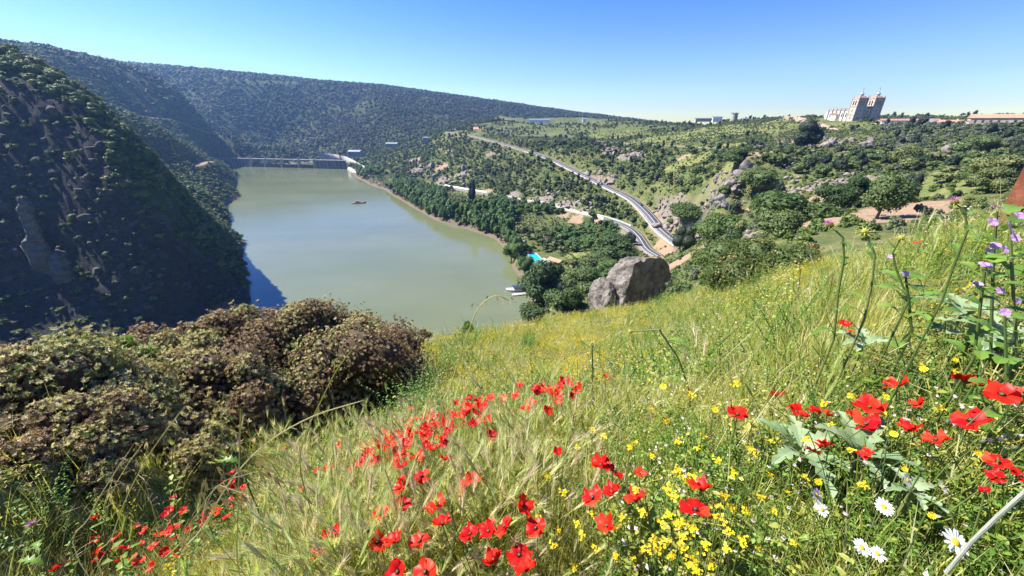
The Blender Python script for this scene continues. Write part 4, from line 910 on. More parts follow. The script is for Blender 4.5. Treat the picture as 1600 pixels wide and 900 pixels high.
# ------------------------------------------------------------------ plants placed one by one
for a in [
          ('shrub',1110,420,70,32,'dark low thicket behind the grey boulder beside the dirt ground',None),
          ('pine',1062,394,42,44,'dark lone pine on the bend where upper road ends',None),
          ('oak',850,478,78,66,'tall dark tree at the water edge beside the moored boats',None),
          ('oak',912,456,64,36,'broad dark tree right of the tall one at the moored boats',None),
          ('oak',958,414,70,44,'large dark oak left of the road end above the boulder',None),
          ('oak',935,428,56,34,'dark oak just above the top left of the grey boulder',None),
          ('poplar',822,431,27,33,'light green round tree between the pool and the shore',None),
          ('poplar',799,411,30,28,'pale green tree on the shore left of the pool',None),
          ('shrub',1228,352,120,50,'wide dark green thicket on the knoll left of the dirt clearing',None),
          ('oak',1210,372,70,44,'dark oak bush right above the rounded bush of the meadow',None),
          ('oak',1369,342,62,66,'dark grey green oak right of the dirt clearing beside a leaning pole',None),
          ('oak',1330,316,44,36,'round oak left above the dirt clearing',None),
          ('oak',1300,330,52,40,'oak standing between knoll thicket and dirt clearing',None),
          ('pine',1254,238,48,44,'dark bushy conifer with a pole in front on the hill path',None),
          ('oak',1405,262,38,34,'dark oak on the path edge below the cathedral terrace',None),
          ('oak',1555,292,70,44,'dark oak thicket beside the rusty metal plate',None),
          ('oak',1520,290,46,26,'dark bush left of the thicket beside the rusty plate',None),
          ('oak',1478,285,40,24,'grey green bush on the green slope right of the leaning pole',None),
          ('oak',1500,244,32,20,'dark bush right of the grey boulder on the plateau',None),
          ('oak',1530,240,44,26,'wide dark bush on the plateau right of its grey boulder',None),
          ('pine',738,322,14,40,'dark slim conifer among shore poplars left of the white wall',None),
          ('oak',1185,305,62,40,'dark oak right beside the broken rock outcrop',None),
          ('oak',1150,262,46,26,'dark oak behind the top of the broken rock outcrop',None),
          ('shrub',1075,340,60,26,'bright green shrub left below the wire rockfall fence',None),
          ('shrub',1120,370,70,34,'bright green shrub below the wire rockfall fence',None),
          ('shrub',845,498,70,30,'low green shrub over the water at the crest of meadow',None),
          ('shrub',878,476,60,30,'bright green shrub on the slope left of the grey boulder',None)]:
    plant_at(a[0] if a[0] != 'rust' else 'shrub', a[1], a[2], a[3], a[4], a[5], a[6])
for e in EXPL:
    px, py, d = project(e[2], e[3], e[4]); kd = e[0]
    stand(kd, e[1], *e[2:], px_h=e[6]*FPX/float(d), cat='bush' if kd == 'shrub' else 'tree', mat=L_RUST if 'rusty brown' in e[1] else None)
EX = np.array([(e[2], e[3], e[5]) for e in EXPL])
def free(X, pad=.35):
    ok = np.ones(len(X), bool)
    for ex, ey, w in EX: ok &= np.hypot(X[:, 0]-ex, X[:, 1]-ey) > w*pad
    return ok
# ------------------------------------------------------------------ right bank
SHP = [on_water(*p) for p in SHORE]; SHA = np.array([(p.x, p.y) for p in SHP])
def shore_dist(x, y):
    b = np.full(len(x), 1e9)
    for a, c in zip(SHA[:-1], SHA[1:]):
        d = c-a; t = np.clip(((x-a[0])*d[0]+(y-a[1])*d[1])/(d@d), 0, 1); b = np.minimum(b, np.hypot(x-a[0]-t*d[0], y-a[1]-t*d[1]))
    return b
POOLP = POOLC

KEEP.append((POOLC.x, POOLC.y, 14))
def keepout(X):
    ok = free(X)
    for x, y, rad in KEEP: ok &= np.hypot(X[:, 0]-x, X[:, 1]-y) > rad
    return ok
LOWZ = None
def lower_side(px, py, line):
    xs = np.array([p[0] for p in line]); ys = np.array([p[1] for p in line]); o = np.argsort(xs); return py > np.interp(px, xs[o], ys[o])
# sight lines the photograph shows open: (x0, x1, y0, y1, distance)
OPEN = [(828,852,393,412,262),(845,888,396,426,258),(838,860,412,426,258),(962,1016,352,392,290),(1000,1092,312,402,270),(806,905,312,346,390),(786,834,444,466,215),(1030,1085,384,412,262),(1300,1350,330,362,110),(1390,1440,310,335,150),(700,960,206,298,430),
        (1110,1180,262,318,225),(1062,1134,310,358,235),(700,760,290,304,560),(1255,1360,190,216,560),(535,612,238,280,760)]
def opened(px, py, w, h, r):
    ok = np.ones(len(px), bool)
    for x0, x1, y0, y1, rr in OPEN: ok &= ~((px+w*.45 > x0) & (px-w*.45 < x1) & (py > y0) & (py-h < y1) & (r < rr))
    return ok
X = candidates(56, 1150, 5.2, -32, 58)
ok, z, px, py = keep_visible(X, 6); X, z, px, py = X[ok], z[ok], px[ok], py[ok]
left = (px < 545) & (z > -1)
dm, rm, gm = gl(DIRTM, X[:, 0], X[:, 1]), gl(ROCKM, X[:, 0], X[:, 1]), gl(GRASSM, X[:, 0], X[:, 1]); rd = gl(ROADMASK, X[:, 0], X[:, 1])
r = np.hypot(X[:, 0], X[:, 1]); sd = shore_dist(X[:, 0], X[:, 1]); nz = fbm(X[:, 0]/60, X[:, 1]/60, 4)
belowU = lower_side(px, py, UP); belowL = lower_side(px, py, LO)
plateau = (py < 218+(px-700)*.02) & (px > 740)
dens = np.where(belowL & (px < 1000), .95, np.where(belowU & (px < 1060), .70+nz*.9, .44+nz*1.1))
dens = np.where(plateau, .15+nz*.6, dens); dens = np.where(px > 1360, dens*.9, dens); dens = np.where((px > 1380) & (py < 232) & (py > 192), .75, dens)
dens *= (1-.93*np.clip(dm*1.4, 0, 1))*(1-.80*rm)*(1-.72*gm); dens[(rd > .05) | (z < 1.2) | left | ~keepout(X)] = 0
k = rng.random(len(X)) < dens; X, z, px, py, r, sd, belowU, belowL, plateau, gm = [a[k] for a in (X, z, px, py, r, sd, belowU, belowL, plateau, gm)]
u = rng.random(len(X)); K = np.where(u < .42, 'oak', np.where(u < .90, 'shrub', 'pine')).astype(object)
K[(sd < 42) & (px < 812) & (rng.random(len(X)) < .8)] = 'poplar'; K[belowL & (sd >= 42) & (u > .6) & (px < 960)] = 'poplar'
K[(px > 1180) & (py < 232) & (rng.random(len(X)) < .5)] = 'olive'; K[(gm > .4) & (K != 'olive')] = 'shrub'
K[(r < 140) & (K != 'shrub')] = 'shrub'
v = rng.random(len(X)); Wd = np.select([K == 'oak', K == 'poplar', K == 'pine', K == 'olive'], [4.5+3.2*v, 5.5+3.5*v, 3.6+2.2*v, 4+2.5*v], 2.6+2.6*v*v)
Ht = np.select([K == 'oak', K == 'poplar', K == 'pine', K == 'olive'], [Wd*.85, 10+6*rng.random(len(X)), Wd*1.6, Wd*.8], Wd*.6)
K2 = (K == 'poplar') & ~((sd < 42) & (px < 812)); Ht[K2] *= .62
plt_ = plateau & (K == 'oak'); Wd[plt_] *= .8; Ht[plt_] *= .8
LP = project(X[:, 0], X[:, 1], z)[2]; pxh = Ht*FPX/LP; pxw = Wd*FPX/LP
k = opened(px, py, pxw, pxh, r); X, z, px, py, r, sd, belowU, belowL, plateau, gm, K, Wd, Ht, LP, pxh, pxw = [a[k] for a in (X, z, px, py, r, sd, belowU, belowL, plateau, gm, K, Wd, Ht, LP, pxh, pxw)]
def zone(i):
    if sd[i] < 42 and px[i] < 812: return 'along the right shore of the reservoir'
    if belowL[i] and px[i] < 1010: return 'between the shore and the lower road'
    if belowU[i] and px[i] < 1065: return 'between the lower road and the upper road'
    if plateau[i]: return 'on the plateau at the skyline'
    if px[i] > 1180 and py[i] < 236: return 'on the slope below the cathedral'
    if px[i] > 1180: return 'in the hollow right of the rock outcrop'
    return 'on the hillside above the upper road'
LOOK = {'oak': 'dark rounded oak in the scattered wood ', 'poplar': 'fresh green leafy poplar standing ', 'pine': 'dark upright pine standing ', 'shrub': 'low green scrub bush growing ', 'olive': 'grey green olive tree '}
LOOK2 = {'oak': 'dark rounded oak standing ', 'poplar': 'fresh green poplar standing ', 'pine': 'dark upright pine standing ', 'shrub': 'low scrub bush growing ', 'olive': 'grey green olive tree standing '}
GRP = {'oak': 'oaks ', 'poplar': 'poplars ', 'pine': 'pines ', 'shrub': 'scrub bushes ', 'olive': 'olive trees '}
MARKS = [(838,402,'the swimming pool'),(868,410,'the long red roofed hut'),(808,452,'the moored tour boat'),(1008,375,'the end of the lower road'),(1062,385,'the lone pine on the bend'),(1146,285,'the broken rock outcrop'),(1098,333,'the wire rockfall fence'),(985,432,'the huge split boulder'),
         (748,203,'the red roofed house by the upper road'),(613,225,'the substation house above the dam'),(556,240,'the powerhouse by the dam'),(1247,228,'the pole on the hill path'),(1391,300,'the leaning concrete pole'),(1328,345,'the dirt clearing'),(1146,184,'the round stone tower'),
         (1290,195,'the town wall'),(1360,238,'the dark wall by the hill path'),(1498,232,'the boulder on the plateau'),(1418,190,'the long white house'),(1550,188,'the big gabled stone house'),(840,322,'the tan retaining wall'),(730,298,'the short white wall'),(870,250,'the middle of the upper road'),(1010,325,'the dark car on the bend'),(1007,210,'the thin pole above the upper road'),(1325,225,'the grey rocky knoll')]
SPECIAL = {}
for mx, my, nm in MARKS:
    for dx, dy, w_ in ((-1, 0, 'left of '), (1, 0, 'right of '), (0, -1, 'above '), (0, 1, 'below ')):
        for kd in ('oak', 'shrub', 'pine', 'poplar', 'olive'):
            cx_, cy_ = px-mx, py-pxh*.5-my; dd = np.hypot(cx_, cy_); al = (cx_*dx+cy_*dy)/np.maximum(dd, 1e-6)
            q = np.where((K == kd) & (al > .75) & (dd < 70))[0]
            for i in q[np.argsort(dd[q])]:
                if i not in SPECIAL: SPECIAL[i] = 'nearest directly '+w_+nm; break
rest = []
for kd in ('oak', 'poplar', 'pine', 'shrub', 'olive'):
    I = np.where(K == kd)[0]; I = I[np.argsort(-(pxh*pxw)[I])]; lim = {'oak': 150, 'shrub': 270}.get(kd, 260)
    for i in I[:lim]:
        stand(kd, (LOOK2[kd]+SPECIAL[i] if i in SPECIAL else LOOK[kd]+zone(i)), X[i, 0], X[i, 1], z[i]-.15, Wd[i], Ht[i], GRP[kd]+zone(i), pxh[i], 'bush' if kd == 'shrub' else 'tree')
    if len(I) > lim: rest.append((kd, I[lim:]))
for kd, I in rest:
    row = [proto_obj(PR[kd][2][j][0]) for j in range(3)]
    scatter({'oak': 'far_oak_wood', 'poplar': 'far_poplar_wood', 'pine': 'far_pine_wood', 'shrub': 'hillside_scrub', 'olive': 'far_olive_grove'}[kd], np.stack([X[I, 0], X[I, 1], z[I]-.1], 1), rng.random(len(I))*6.28,
            np.stack([Wd[I]/2/RF[kd], Wd[I]/2/RF[kd], Ht[I]/HF[kd]], 1), rng.integers(0, 3, len(I)), row,
            {'oak': 'dark oaks massed over the far right bank', 'poplar': 'leafy trees massed over the far right bank', 'pine': 'small dark pines over the far right bank', 'shrub': 'small scrub covering the right bank hillsides', 'olive': 'small olive trees on the far plateau'}[kd], 'woodland' if kd != 'shrub' else 'scrub')
X = candidates(90, 800, 2.35, -24, 58); ok, z, px, py = keep_visible(X, 1.5); X, z, px, py = X[ok], z[ok], px[ok], py[ok]
dm, rm, gm = gl(DIRTM, X[:, 0], X[:, 1]), gl(ROCKM, X[:, 0], X[:, 1]), gl(GRASSM, X[:, 0], X[:, 1]); rd = gl(ROADMASK, X[:, 0], X[:, 1])
dn = (.68+fbm(X[:, 0]/25, X[:, 1]/25, 3)*1.1)*(1-.9*dm)*(1-.7*rm)*(1-.55*gm); dn[(rd > .05) | (z < 1.0) | ((px < 545) & (z > -1)) | ~keepout(X)] = 0
k = rng.random(len(X)) < dn; X, z = X[k], z[k]; n = len(X); w = .55+.95*rng.random(n)**2
scatter('hillside_scrub', np.stack([X[:, 0], X[:, 1], z-.1], 1), rng.random(n)*6.28, np.stack([w, w, w*(.7+.8*rng.random(n))], 1), rng.integers(0, 5, n), [proto_obj(PR['shrub'][2][j][0]) for j in range(4)]+[proto_obj(PR['olive'][2][0][0])], 'small scrub and herbs between the trees of the right bank', 'scrub')
print('right bank plants', len(X))
# ------------------------------------------------------------------ left bank
X = np.concatenate([candidates(235, 430, 2.7, -58, -17), candidates(430, 640, 4.0, -58, -17), candidates(640, 1120, 5.4, -58, -17)])
ok, z, px, py = keep_visible(X, 4); X, z, px, py = X[ok], z[ok], px[ok], py[ok]
cm = gl(CLIFF, X[:, 0], X[:, 1]); rd = gl(ROADMASK, X[:, 0], X[:, 1]); dm = gl(DIRTM, X[:, 0], X[:, 1]); nz = fbm(X[:, 0]/45, X[:, 1]/45, 3); r = np.hypot(X[:, 0], X[:, 1])
dens = np.where(cm > .5, .55+1.0*np.maximum(nz, 0), .80+nz*.8)*(1-.9*dm); dens[(rd > .05) | (z < 1.5) | (px > 545)] = 0
st_ = gl(STEEP, X[:, 0], X[:, 1]); dens = np.where((r < 430) & (cm <= .5), dens*np.clip(.45+.7*(st_-.4), .45, 1.2), dens); dens = np.where((r < 430) & (cm > .5), dens*.7, dens)
k = rng.random(len(X)) < dens; X, z, px, py, cm, r = [a[k] for a in (X, z, px, py, cm, r)]
v = rng.random(len(X)); Wd = np.where(cm > .5, 1.6+3.0*v*v, 4.2+3.6*v); Ht = Wd*(.62+.25*rng.random(len(X))); D = project(X[:, 0], X[:, 1], z)[2]
I = np.argsort(-(Wd*np.where(cm > .5, .6, 1)/D))
for i in I[:140]:
    c = cm[i] > .5
    stand('oak', 'small dark oak clinging to the shaded cliff of the left bank' if c else 'sunlit rounded oak on the steep left bank above the water', X[i, 0], X[i, 1], z[i]-.5, Wd[i], Ht[i], 'oaks on the shaded cliff' if c else 'sunlit oaks on the left bank', 20)
I = I[140:]; row = [proto_obj(PR['oak'][2][j][0]) for j in range(4)]
scatter('left_bank_wood', np.stack([X[I, 0], X[I, 1], z[I]-.4], 1), rng.random(len(I))*6.28, np.stack([Wd[I]/2, Wd[I]/2, Ht[I]/1.75], 1), rng.integers(0, 4, len(I)), row, 'oak scrub massed over the steep left bank', 'woodland')
print('left bank', len(X))
# ------------------------------------------------------------------ far hills
X = np.concatenate([candidates(1100, 1700, 7.0, -58, -2), candidates(1700, 2900, 9.5, -58, 24)])
ok, z, px, py = keep_visible(X, 5); X, z, px, py = X[ok], z[ok], px[ok], py[ok]
nz = fbm(X[:, 0]/120, X[:, 1]/120, 4); rd = gl(ROADMASK, X[:, 0], X[:, 1]); dens = .80+nz*.9; dens[(rd > .05) | (z < 2)] = 0
# open fields on the crest of the far hill
cr = (px > 380) & (px < 620) & (py < 130) & (nz < .12); dens[cr] *= .25
k = rng.random(len(X)) < dens; X, z = X[k], z[k]; n = len(X); v = rng.random(n); w = (2.4+4.2*v*v)*np.where(np.hypot(X[:, 0], X[:, 1]) > 1700, 1.25, 1)
row = [proto_obj(m) for m in FARP]
scatter('far_hill_wood', np.stack([X[:, 0], X[:, 1], z-.3], 1), rng.random(n)*6.28, np.stack([w, w, w*(.8+.4*rng.random(n))], 1), rng.integers(0, 6, n), row, 'dense dark oak wood covering the far hills', 'woodland')
print('far trees', n)
# ------------------------------------------------------------------ boulders and outcrops
M_ROCK = rock_like('lichen_rock', [(.04,.033,.026), (.13,.112,.092), (.24,.21,.175), (.36,.32,.275)], .75, .92, .9, .35)
M_ROCKW = rock_like('pale_rock', [(.13,.11,.09), (.25,.21,.17), (.37,.32,.26)], .45, .92, .9, .3)
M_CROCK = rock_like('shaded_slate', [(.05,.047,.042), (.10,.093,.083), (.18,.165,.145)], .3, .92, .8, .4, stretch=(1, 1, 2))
def rock_mesh(name, mat, seed, sub=2, dims=(1, 1, .8), cuts=(), rough=.16, cracks=0.0, ncut=5):
    g = np.random.default_rng(seed); v, f = icosphere(sub); v = v.copy()
    d = g.normal(size=(ncut, 3)); d /= np.linalg.norm(d, axis=1)[:, None]
    P = [(d[i], .62+.25*g.random()) for i in range(ncut)]+[(np.array(c[:3])/np.linalg.norm(c[:3]), c[3]) for c in cuts]
    for nrm, h in P:
        e = v@nrm-h; v -= np.maximum(e, 0)[:, None]*nrm
    s = seed*3.7; n = fbm(v[:, 0]*1.7+s, v[:, 1]*1.7+v[:, 2]*1.3-s, 5)+fbm(v[:, 2]*2.1-s, v[:, 0]*1.1+s, 4)
    L = np.linalg.norm(v, axis=1)[:, None]; v = v*(1+rough*n[:, None])
    if cracks: v *= (1-cracks*np.maximum(0, fbm(v[:, 0]*2.4+9, v[:, 2]*1.6+v[:, 1]*2, 4, True)-.12)[:, None])
    return np_mesh(name, v*np.array(dims), tris=f, smooth=False, mat=mat)
def big_boulder():
    p = at(985, 470, 46); p.z = g1(p.x, p.y); s = mpx(p); o = tag(empty('boulder', p, R(-20)), 'huge grey split boulder with black shaded side on the meadow crest', 'boulder')
    a = link('main_block', rock_mesh('main_block', M_ROCK, 11, 5, (62*s, 58*s, 60*s), ((.80,-.62,.05,.22), (-.55,-.8,.30,.62), (-.35,-.25,1,.80), (.2,.3,1,.86), (-.95,.0,.3,.72)), .15, .22, 2), o); a.location = (5*s, 22*s, 34*s)
    b = link('side_block', rock_mesh('side_block', M_ROCK, 5, 4, (25*s, 28*s, 33*s), ((-.4,-.8,.4,.66),), .14, .2, 3), o); b.location = (-42*s, 2*s, 14*s)
    c = link('foot_block', rock_mesh('foot_block', M_ROCKW, 8, 4, (28*s, 20*s, 19*s), ((-.1,-.7,.7,.5),), .14, .2, 3), o); c.location = (-22*s, -18*s, 3*s)
    d = link('foot_block', rock_mesh('foot_block', M_ROCK, 23, 3, (20*s, 16*s, 14*s), (), .14, .2, 3), o); d.location = (2*s, -20*s, 2*s)
    return p
big_boulder()
RK = [rock_mesh('rock', M_ROCKW, 40+i, 2, (1, 1, .8), (), .10, .15, 14) for i in range(6)]; RKG = [rock_mesh('rock', M_ROCK, 60+i, 2, (1, 1, .8), (), .10, .15, 14) for i in range(6)]
def outcrop(label, spots, r=None, mats=RK, name='rock_outcrop', sq=1.0):
    p0 = hit(spots[0][0], spots[0][1], 0, 60) if r is None else at(spots[0][0], spots[0][1], r); o = tag(empty(name, p0), label, 'rocks')
    for (px, py, w) in spots:
        q = hit(px, py, 0, 60) if r is None else at(px, py, r); s = mpx(q)
        if r is not None: q.z = g1(q.x, q.y)
        k = link('rock', mats[rng.integers(0, 6)], o); k.location = q-p0+Vector((0, 0, w*s*.12)); k.rotation_euler = (rng.normal()*.35, rng.normal()*.35, rng.random()*6.28); k.scale = tuple(w*s*.47*(.6+.8*rng.random(3))*np.array([1, 1, 1.15*sq]))
def spread(x0, x1, y0, y1, n, w0, w1, sl=0.0): return [(x0+(x1-x0)*(t := rng.random()), y0+(y1-y0)*rng.random()+sl*(t-.5), w0+(w1-w0)*rng.random()**2) for _ in range(n)]
outcrop('big broken grey rock outcrop on the slope below the cathedral', spread(1112,1180,258,325,60,5,14,-14)+spread(1092,1135,282,332,34,4,10,-20)+[(1165,262,22),(1180,268,17),(1128,312,18),(1140,290,20),(1155,275,20),(1150,300,15)], mats=RKG)
outcrop('tan rock cutting beside the bend of the upper road', spread(1022,1062,318,365,30,6,15,20))
outcrop('brown rock band above the middle of the upper road', spread(915,965,272,292,22,5,12,8))
outcrop('brown rock ledges high on the hillside above the upper road', spread(945,1010,226,248,28,5,12,4))
outcrop('tan rock face above the lower road', spread(830,925,303,332,40,5,11,16))
outcrop('tan rocks in the hollow below the hill path', spread(1225,1335,276,298,34,5,11,-4))
outcrop('grey rocky knoll under the cathedral terrace', spread(1285,1362,219,233,30,7,15,0), mats=RKG)
outcrop('rocks above the bright green slope under rockfall fence', spread(1135,1175,352,392,20,6,14,-6), mats=RKG)
outcrop('pale rock scar on the slope right of the dam', spread(640,735,255,290,34,5,12,10))
outcrop('red brown rocks on the crest above the red roofed house', spread(770,800,200,212,12,5,9,0))
outcrop('reddish rocks left below the bushy conifer', spread(1208,1240,248,262,14,5,10,0))
outcrop('grey rounded boulder standing on the plateau at right', [(1498,240,34),(1488,240,20)], mats=RKG, name='plateau_boulder')
outcrop('small pale stones in the grass at the meadow crest', [(866,508,9),(852,512,6),(790,538,8),(800,543,8),(783,541,6)], mats=RK, name='meadow_stones')
# slender pinnacle on the shaded cliff
def pinnacle():
    p = at(70, 418, 291); s = mpx(p); o = tag(empty('rock_pinnacle', p), 'pale slender rock pinnacle standing on the shaded cliff', 'rock')
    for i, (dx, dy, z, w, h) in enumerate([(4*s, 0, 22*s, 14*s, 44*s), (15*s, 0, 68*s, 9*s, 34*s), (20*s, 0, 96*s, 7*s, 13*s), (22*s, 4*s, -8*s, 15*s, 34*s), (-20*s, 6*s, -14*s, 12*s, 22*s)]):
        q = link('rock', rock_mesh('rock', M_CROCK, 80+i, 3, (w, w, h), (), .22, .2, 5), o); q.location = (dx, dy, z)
pinnacle()
# broken ledges of the shaded cliff
M_LEDGE = rock_like('shaded_ledge_rock', [(.022,.021,.019), (.050,.047,.042), (.095,.088,.077)], .5, .95, .9, .4)  # matches the darkened cliff face, shade included in the colour
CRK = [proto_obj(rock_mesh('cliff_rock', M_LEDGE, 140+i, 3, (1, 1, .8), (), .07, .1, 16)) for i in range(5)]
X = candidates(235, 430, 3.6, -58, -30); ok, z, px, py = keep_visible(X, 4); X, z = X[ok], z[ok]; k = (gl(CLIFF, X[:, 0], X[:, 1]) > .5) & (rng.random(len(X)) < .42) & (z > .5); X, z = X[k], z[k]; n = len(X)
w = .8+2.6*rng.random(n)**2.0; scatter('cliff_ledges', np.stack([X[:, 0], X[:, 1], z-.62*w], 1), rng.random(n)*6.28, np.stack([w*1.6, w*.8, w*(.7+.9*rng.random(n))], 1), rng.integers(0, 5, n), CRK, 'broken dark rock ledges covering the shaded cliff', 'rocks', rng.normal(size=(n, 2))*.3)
# weathered steel plate at the right edge
p = at(1613, 290, 7.5); o = tag(empty('steel_plate', p, R(38)), 'rusty red steel plate rising behind the flowers at the right edge', 'plate')
M_RUST = rock_like('rusted_steel', [(.16,.045,.02), (.26,.08,.035), (.34,.12,.055)], 3, .85, .3, .02)
MB().box((.45, 0, -.2), (1.1, .06, 2.2)).build('panel', M_RUST, o); MB().box((-.13, .06, -.2), (.08, .14, 2.24)).build('edge_flange', M_RUST, o)
# ------------------------------------------------------------------ big foreground shrubs
LB1 = leafmat('brown_shrub_leaves', [(.12,.078,.038), (.24,.165,.075), (.40,.29,.135)], .18, .5)
LB2 = leafmat('olive_shrub_leaves', [(.25,.23,.085), (.40,.37,.14), (.56,.52,.24)], .25, .5)
LB3 = leafmat('green_shrub_leaves', [(.05,.085,.02), (.10,.15,.03), (.17,.22,.05)], .3, .45)
LB4 = leafmat('bright_shrub_leaves', [(.09,.20,.02), (.15,.28,.03), (.22,.34,.05)], .4, .45)
def rosette(name, mat, seed, n=15, L=.036, wd=.015, up=.55):
    g = random.Random(seed); m = MB()
    for k in range(n):
        w = 2*math.pi*(k*.382+g.random()*.08); e = g.uniform(.15, 1.1)*up+.12*(k/n); d = Vector((math.cos(w)*math.cos(e), math.sin(w)*math.cos(e), math.sin(e))); s = Vector((-math.sin(w), math.cos(w), 0))
        l = L*g.uniform(.6, 1.2); b = wd*g.uniform(.8, 1.2); o_ = Vector((0, 0, .02*(k/n)-.012)); up_ = d.cross(s)*-.25*b
        m.add([o_, o_+d*l*.5+s*b*.5+up_, o_+d*l, o_+d*l*.5-s*b*.5+up_], [(0, 1, 2, 3)])
    m.tube([(0, 0, -.07), (0, 0, 0)], .003, 3, cap=False)
    return m.mesh(name, mat)
ROS = [proto_obj(rosette('leaf_rosette', m, i+10*j)) for j, m in enumerate((LB1, LB2, LB3, LB4)) for i in range(3)]
def euler_to(d, roll):
    q = Vector(d).to_track_quat('Z', 'Y'); return (q@Euler((0, 0, roll)).to_quaternion()).to_euler()
def bush(label, px, py, r, wpx, hpx_, depth, mix, n, seed, lobes=26, leafscale=1.0, core=None, cat='bush', name='shrub'):
    g = np.random.default_rng(seed); c = at(px, py, r); s = mpx(c); rx, rz, ry = wpx*s/2, hpx_*s/2, depth/2
    o = tag(empty(name, (c.x, c.y, g1(c.x, c.y))), label, cat); off = np.array(c-o.location); az = math.atan2(c.x, c.y)
    side, fwd = np.array([math.cos(az), -math.sin(az), 0]), np.array([math.sin(az), math.cos(az), 0])
    d = g.normal(size=(lobes, 3)); d /= np.linalg.norm(d, axis=1)[:, None]; rad = (.42+.42*g.random((lobes, 1)))
    lc = d*rad*np.array([rx, ry, rz]); lr = (.22+.22*g.random(lobes))*min(rx, ry, rz*1.25)
    li = g.integers(0, lobes, n); nn = g.normal(size=(n, 3)); nn[:, 2] += .35; nn /= np.linalg.norm(nn, axis=1)[:, None]
    q = lc[li]+nn*lr[li][:, None]*(.70+.45*g.random((n, 1))**.7+.38*(g.random((n, 1)) < .10)*g.random((n, 1))); dirs = nn+np.array([0, 0, .5])+g.normal(size=(n, 3))*.35
    W3 = q[:, :1]*side+q[:, 1:2]*fwd+q[:, 2:]*np.array([0, 0, 1]); W3 += off
    D3 = dirs[:, :1]*side+dirs[:, 1:2]*fwd+dirs[:, 2:]*np.array([0, 0, 1])
    gz = ground(W3[:, 0]+o.location.x, W3[:, 1]+o.location.y)-o.location.z; k = W3[:, 2] > gz-.05; W3, D3, li = W3[k], D3[k], li[k]; n = len(W3)
    rt = np.array([tuple(euler_to(v, 0)) for v in D3]); lobe_t = g.random(lobes)[li]*.6+g.random(n)*.4
    cm = np.cumsum(mix)/sum(mix); kd = np.searchsorted(cm, np.clip(lobe_t*1.25-.12, 0, .999))*3+g.integers(0, 3, n)
    scatter('foliage', W3, rt[:, 2], leafscale*(.7+.7*g.random(n)), kd, ROS, None, None, rt[:, :2], o)
    V, T, ofs = [], [], 0
    for i in range(lobes):
        u = IC1[0]*lr[i]*.74*(1+.3*(g.random((len(IC1[0]), 1))-.5))+lc[i]; V.append(u[:, :1]*side+u[:, 1:2]*fwd+u[:, 2:]*np.array([0, 0, 1])+off); T.append(IC1[1]+ofs); ofs += len(IC1[0])
    link('inner_twigs', np_mesh('inner_twigs', np.concatenate(V), tris=np.concatenate(T), mat=core or M_TWIG), o)
    m = MB(); b0 = Vector((off[0], off[1], 0))
    for i in range(0, lobes, 2):
        e = Vector(lc[i][0]*side+lc[i][1]*fwd+np.array([0, 0, lc[i][2]])+off); h0 = Vector((b0.x+(e.x-b0.x)*.3, b0.y+(e.y-b0.y)*.3, 0)); h0.z = g1(h0.x+o.location.x, h0.y+o.location.y)-o.location.z-.1; m.tube([h0, h0.lerp(e, .5)+Vector((0, 0, .1)), e], [.035, .022, .01], 5)
    m.build('branch', M_BARK, o); return o
M_TWIG = rock_like('twigs', [(.045,.028,.016), (.10,.065,.035), (.17,.115,.06)], 25, .95, .9, .03)
bush('big brown leaved shrub right of the others beside the flower meadow', 530, 590, 8.2, 290, 235, 3.4, (62, 26, 9, 0), 17000, 1, 34)
bush('brown shrub with the highest crown in front of the lake edge', 375, 610, 8.6, 240, 262, 3.2, (60, 28, 10, 0), 15000, 2, 32)
bush('brown olive shrub left of the highest shrub', 250, 655, 7.4, 240, 215, 2.8, (46, 38, 13, 0), 13000, 3, 28)
bush('pale tipped olive shrub at the left edge', 70, 665, 6.6, 300, 215, 2.6, (34, 48, 15, 0), 14000, 4, 30)
bush('small bright green shrub between the brown shrubs', 182, 563, 7.9, 110, 66, 1.4, (0, 8, 12, 80), 2600, 5, 12, cat='bush')
bush('low twiggy brown shrub in front at the left edge', 50, 745, 5.0, 330, 150, 1.5, (58, 30, 9, 0), 11000, 6, 26, .8)
bush('brown shrub closing the gap under the highest crown', 455, 575, 8.6, 230, 190, 2.8, (62, 28, 10, 0), 10000, 24, 26)
bush('low brown shrub in front below the big shrubs', 290, 722, 6.0, 230, 120, 1.5, (56, 30, 12, 0), 5000, 7, 18, .8)
bush('brown shrub filling the middle between the tall and the left shrub', 330, 640, 7.0, 260, 200, 2.2, (56, 32, 12, 0), 9000, 21, 34)
bush('brown shrub in front of the tallest crown beside the poppies', 440, 640, 7.2, 240, 170, 2.0, (62, 27, 11, 0), 8000, 22, 30)
bush('low olive brown shrub spreading along the bottom of left shrubs', 200, 735, 5.4, 280, 120, 1.5, (50, 36, 14, 0), 6000, 23, 26, .85)
bush('brown shrub bridging the two highest crowns over the water', 455, 535, 9.0, 210, 120, 2.4, (52, 36, 12, 0), 9000, 25, 24)
bush('olive brown shrub behind the small bright green shrub', 275, 565, 8.9, 230, 130, 2.4, (44, 42, 14, 0), 9000, 26, 24)
bush('thin brown shrub on the meadow crest over the water', 655, 528, 14, 60, 26, 1.2, (50, 40, 10, 0), 900, 8, 8, 1.0)
bush('bright green tuft shrub on the meadow crest', 730, 514, 21, 34, 22, 1.0, (0, 0, 40, 60), 700, 9, 6, 1.3)

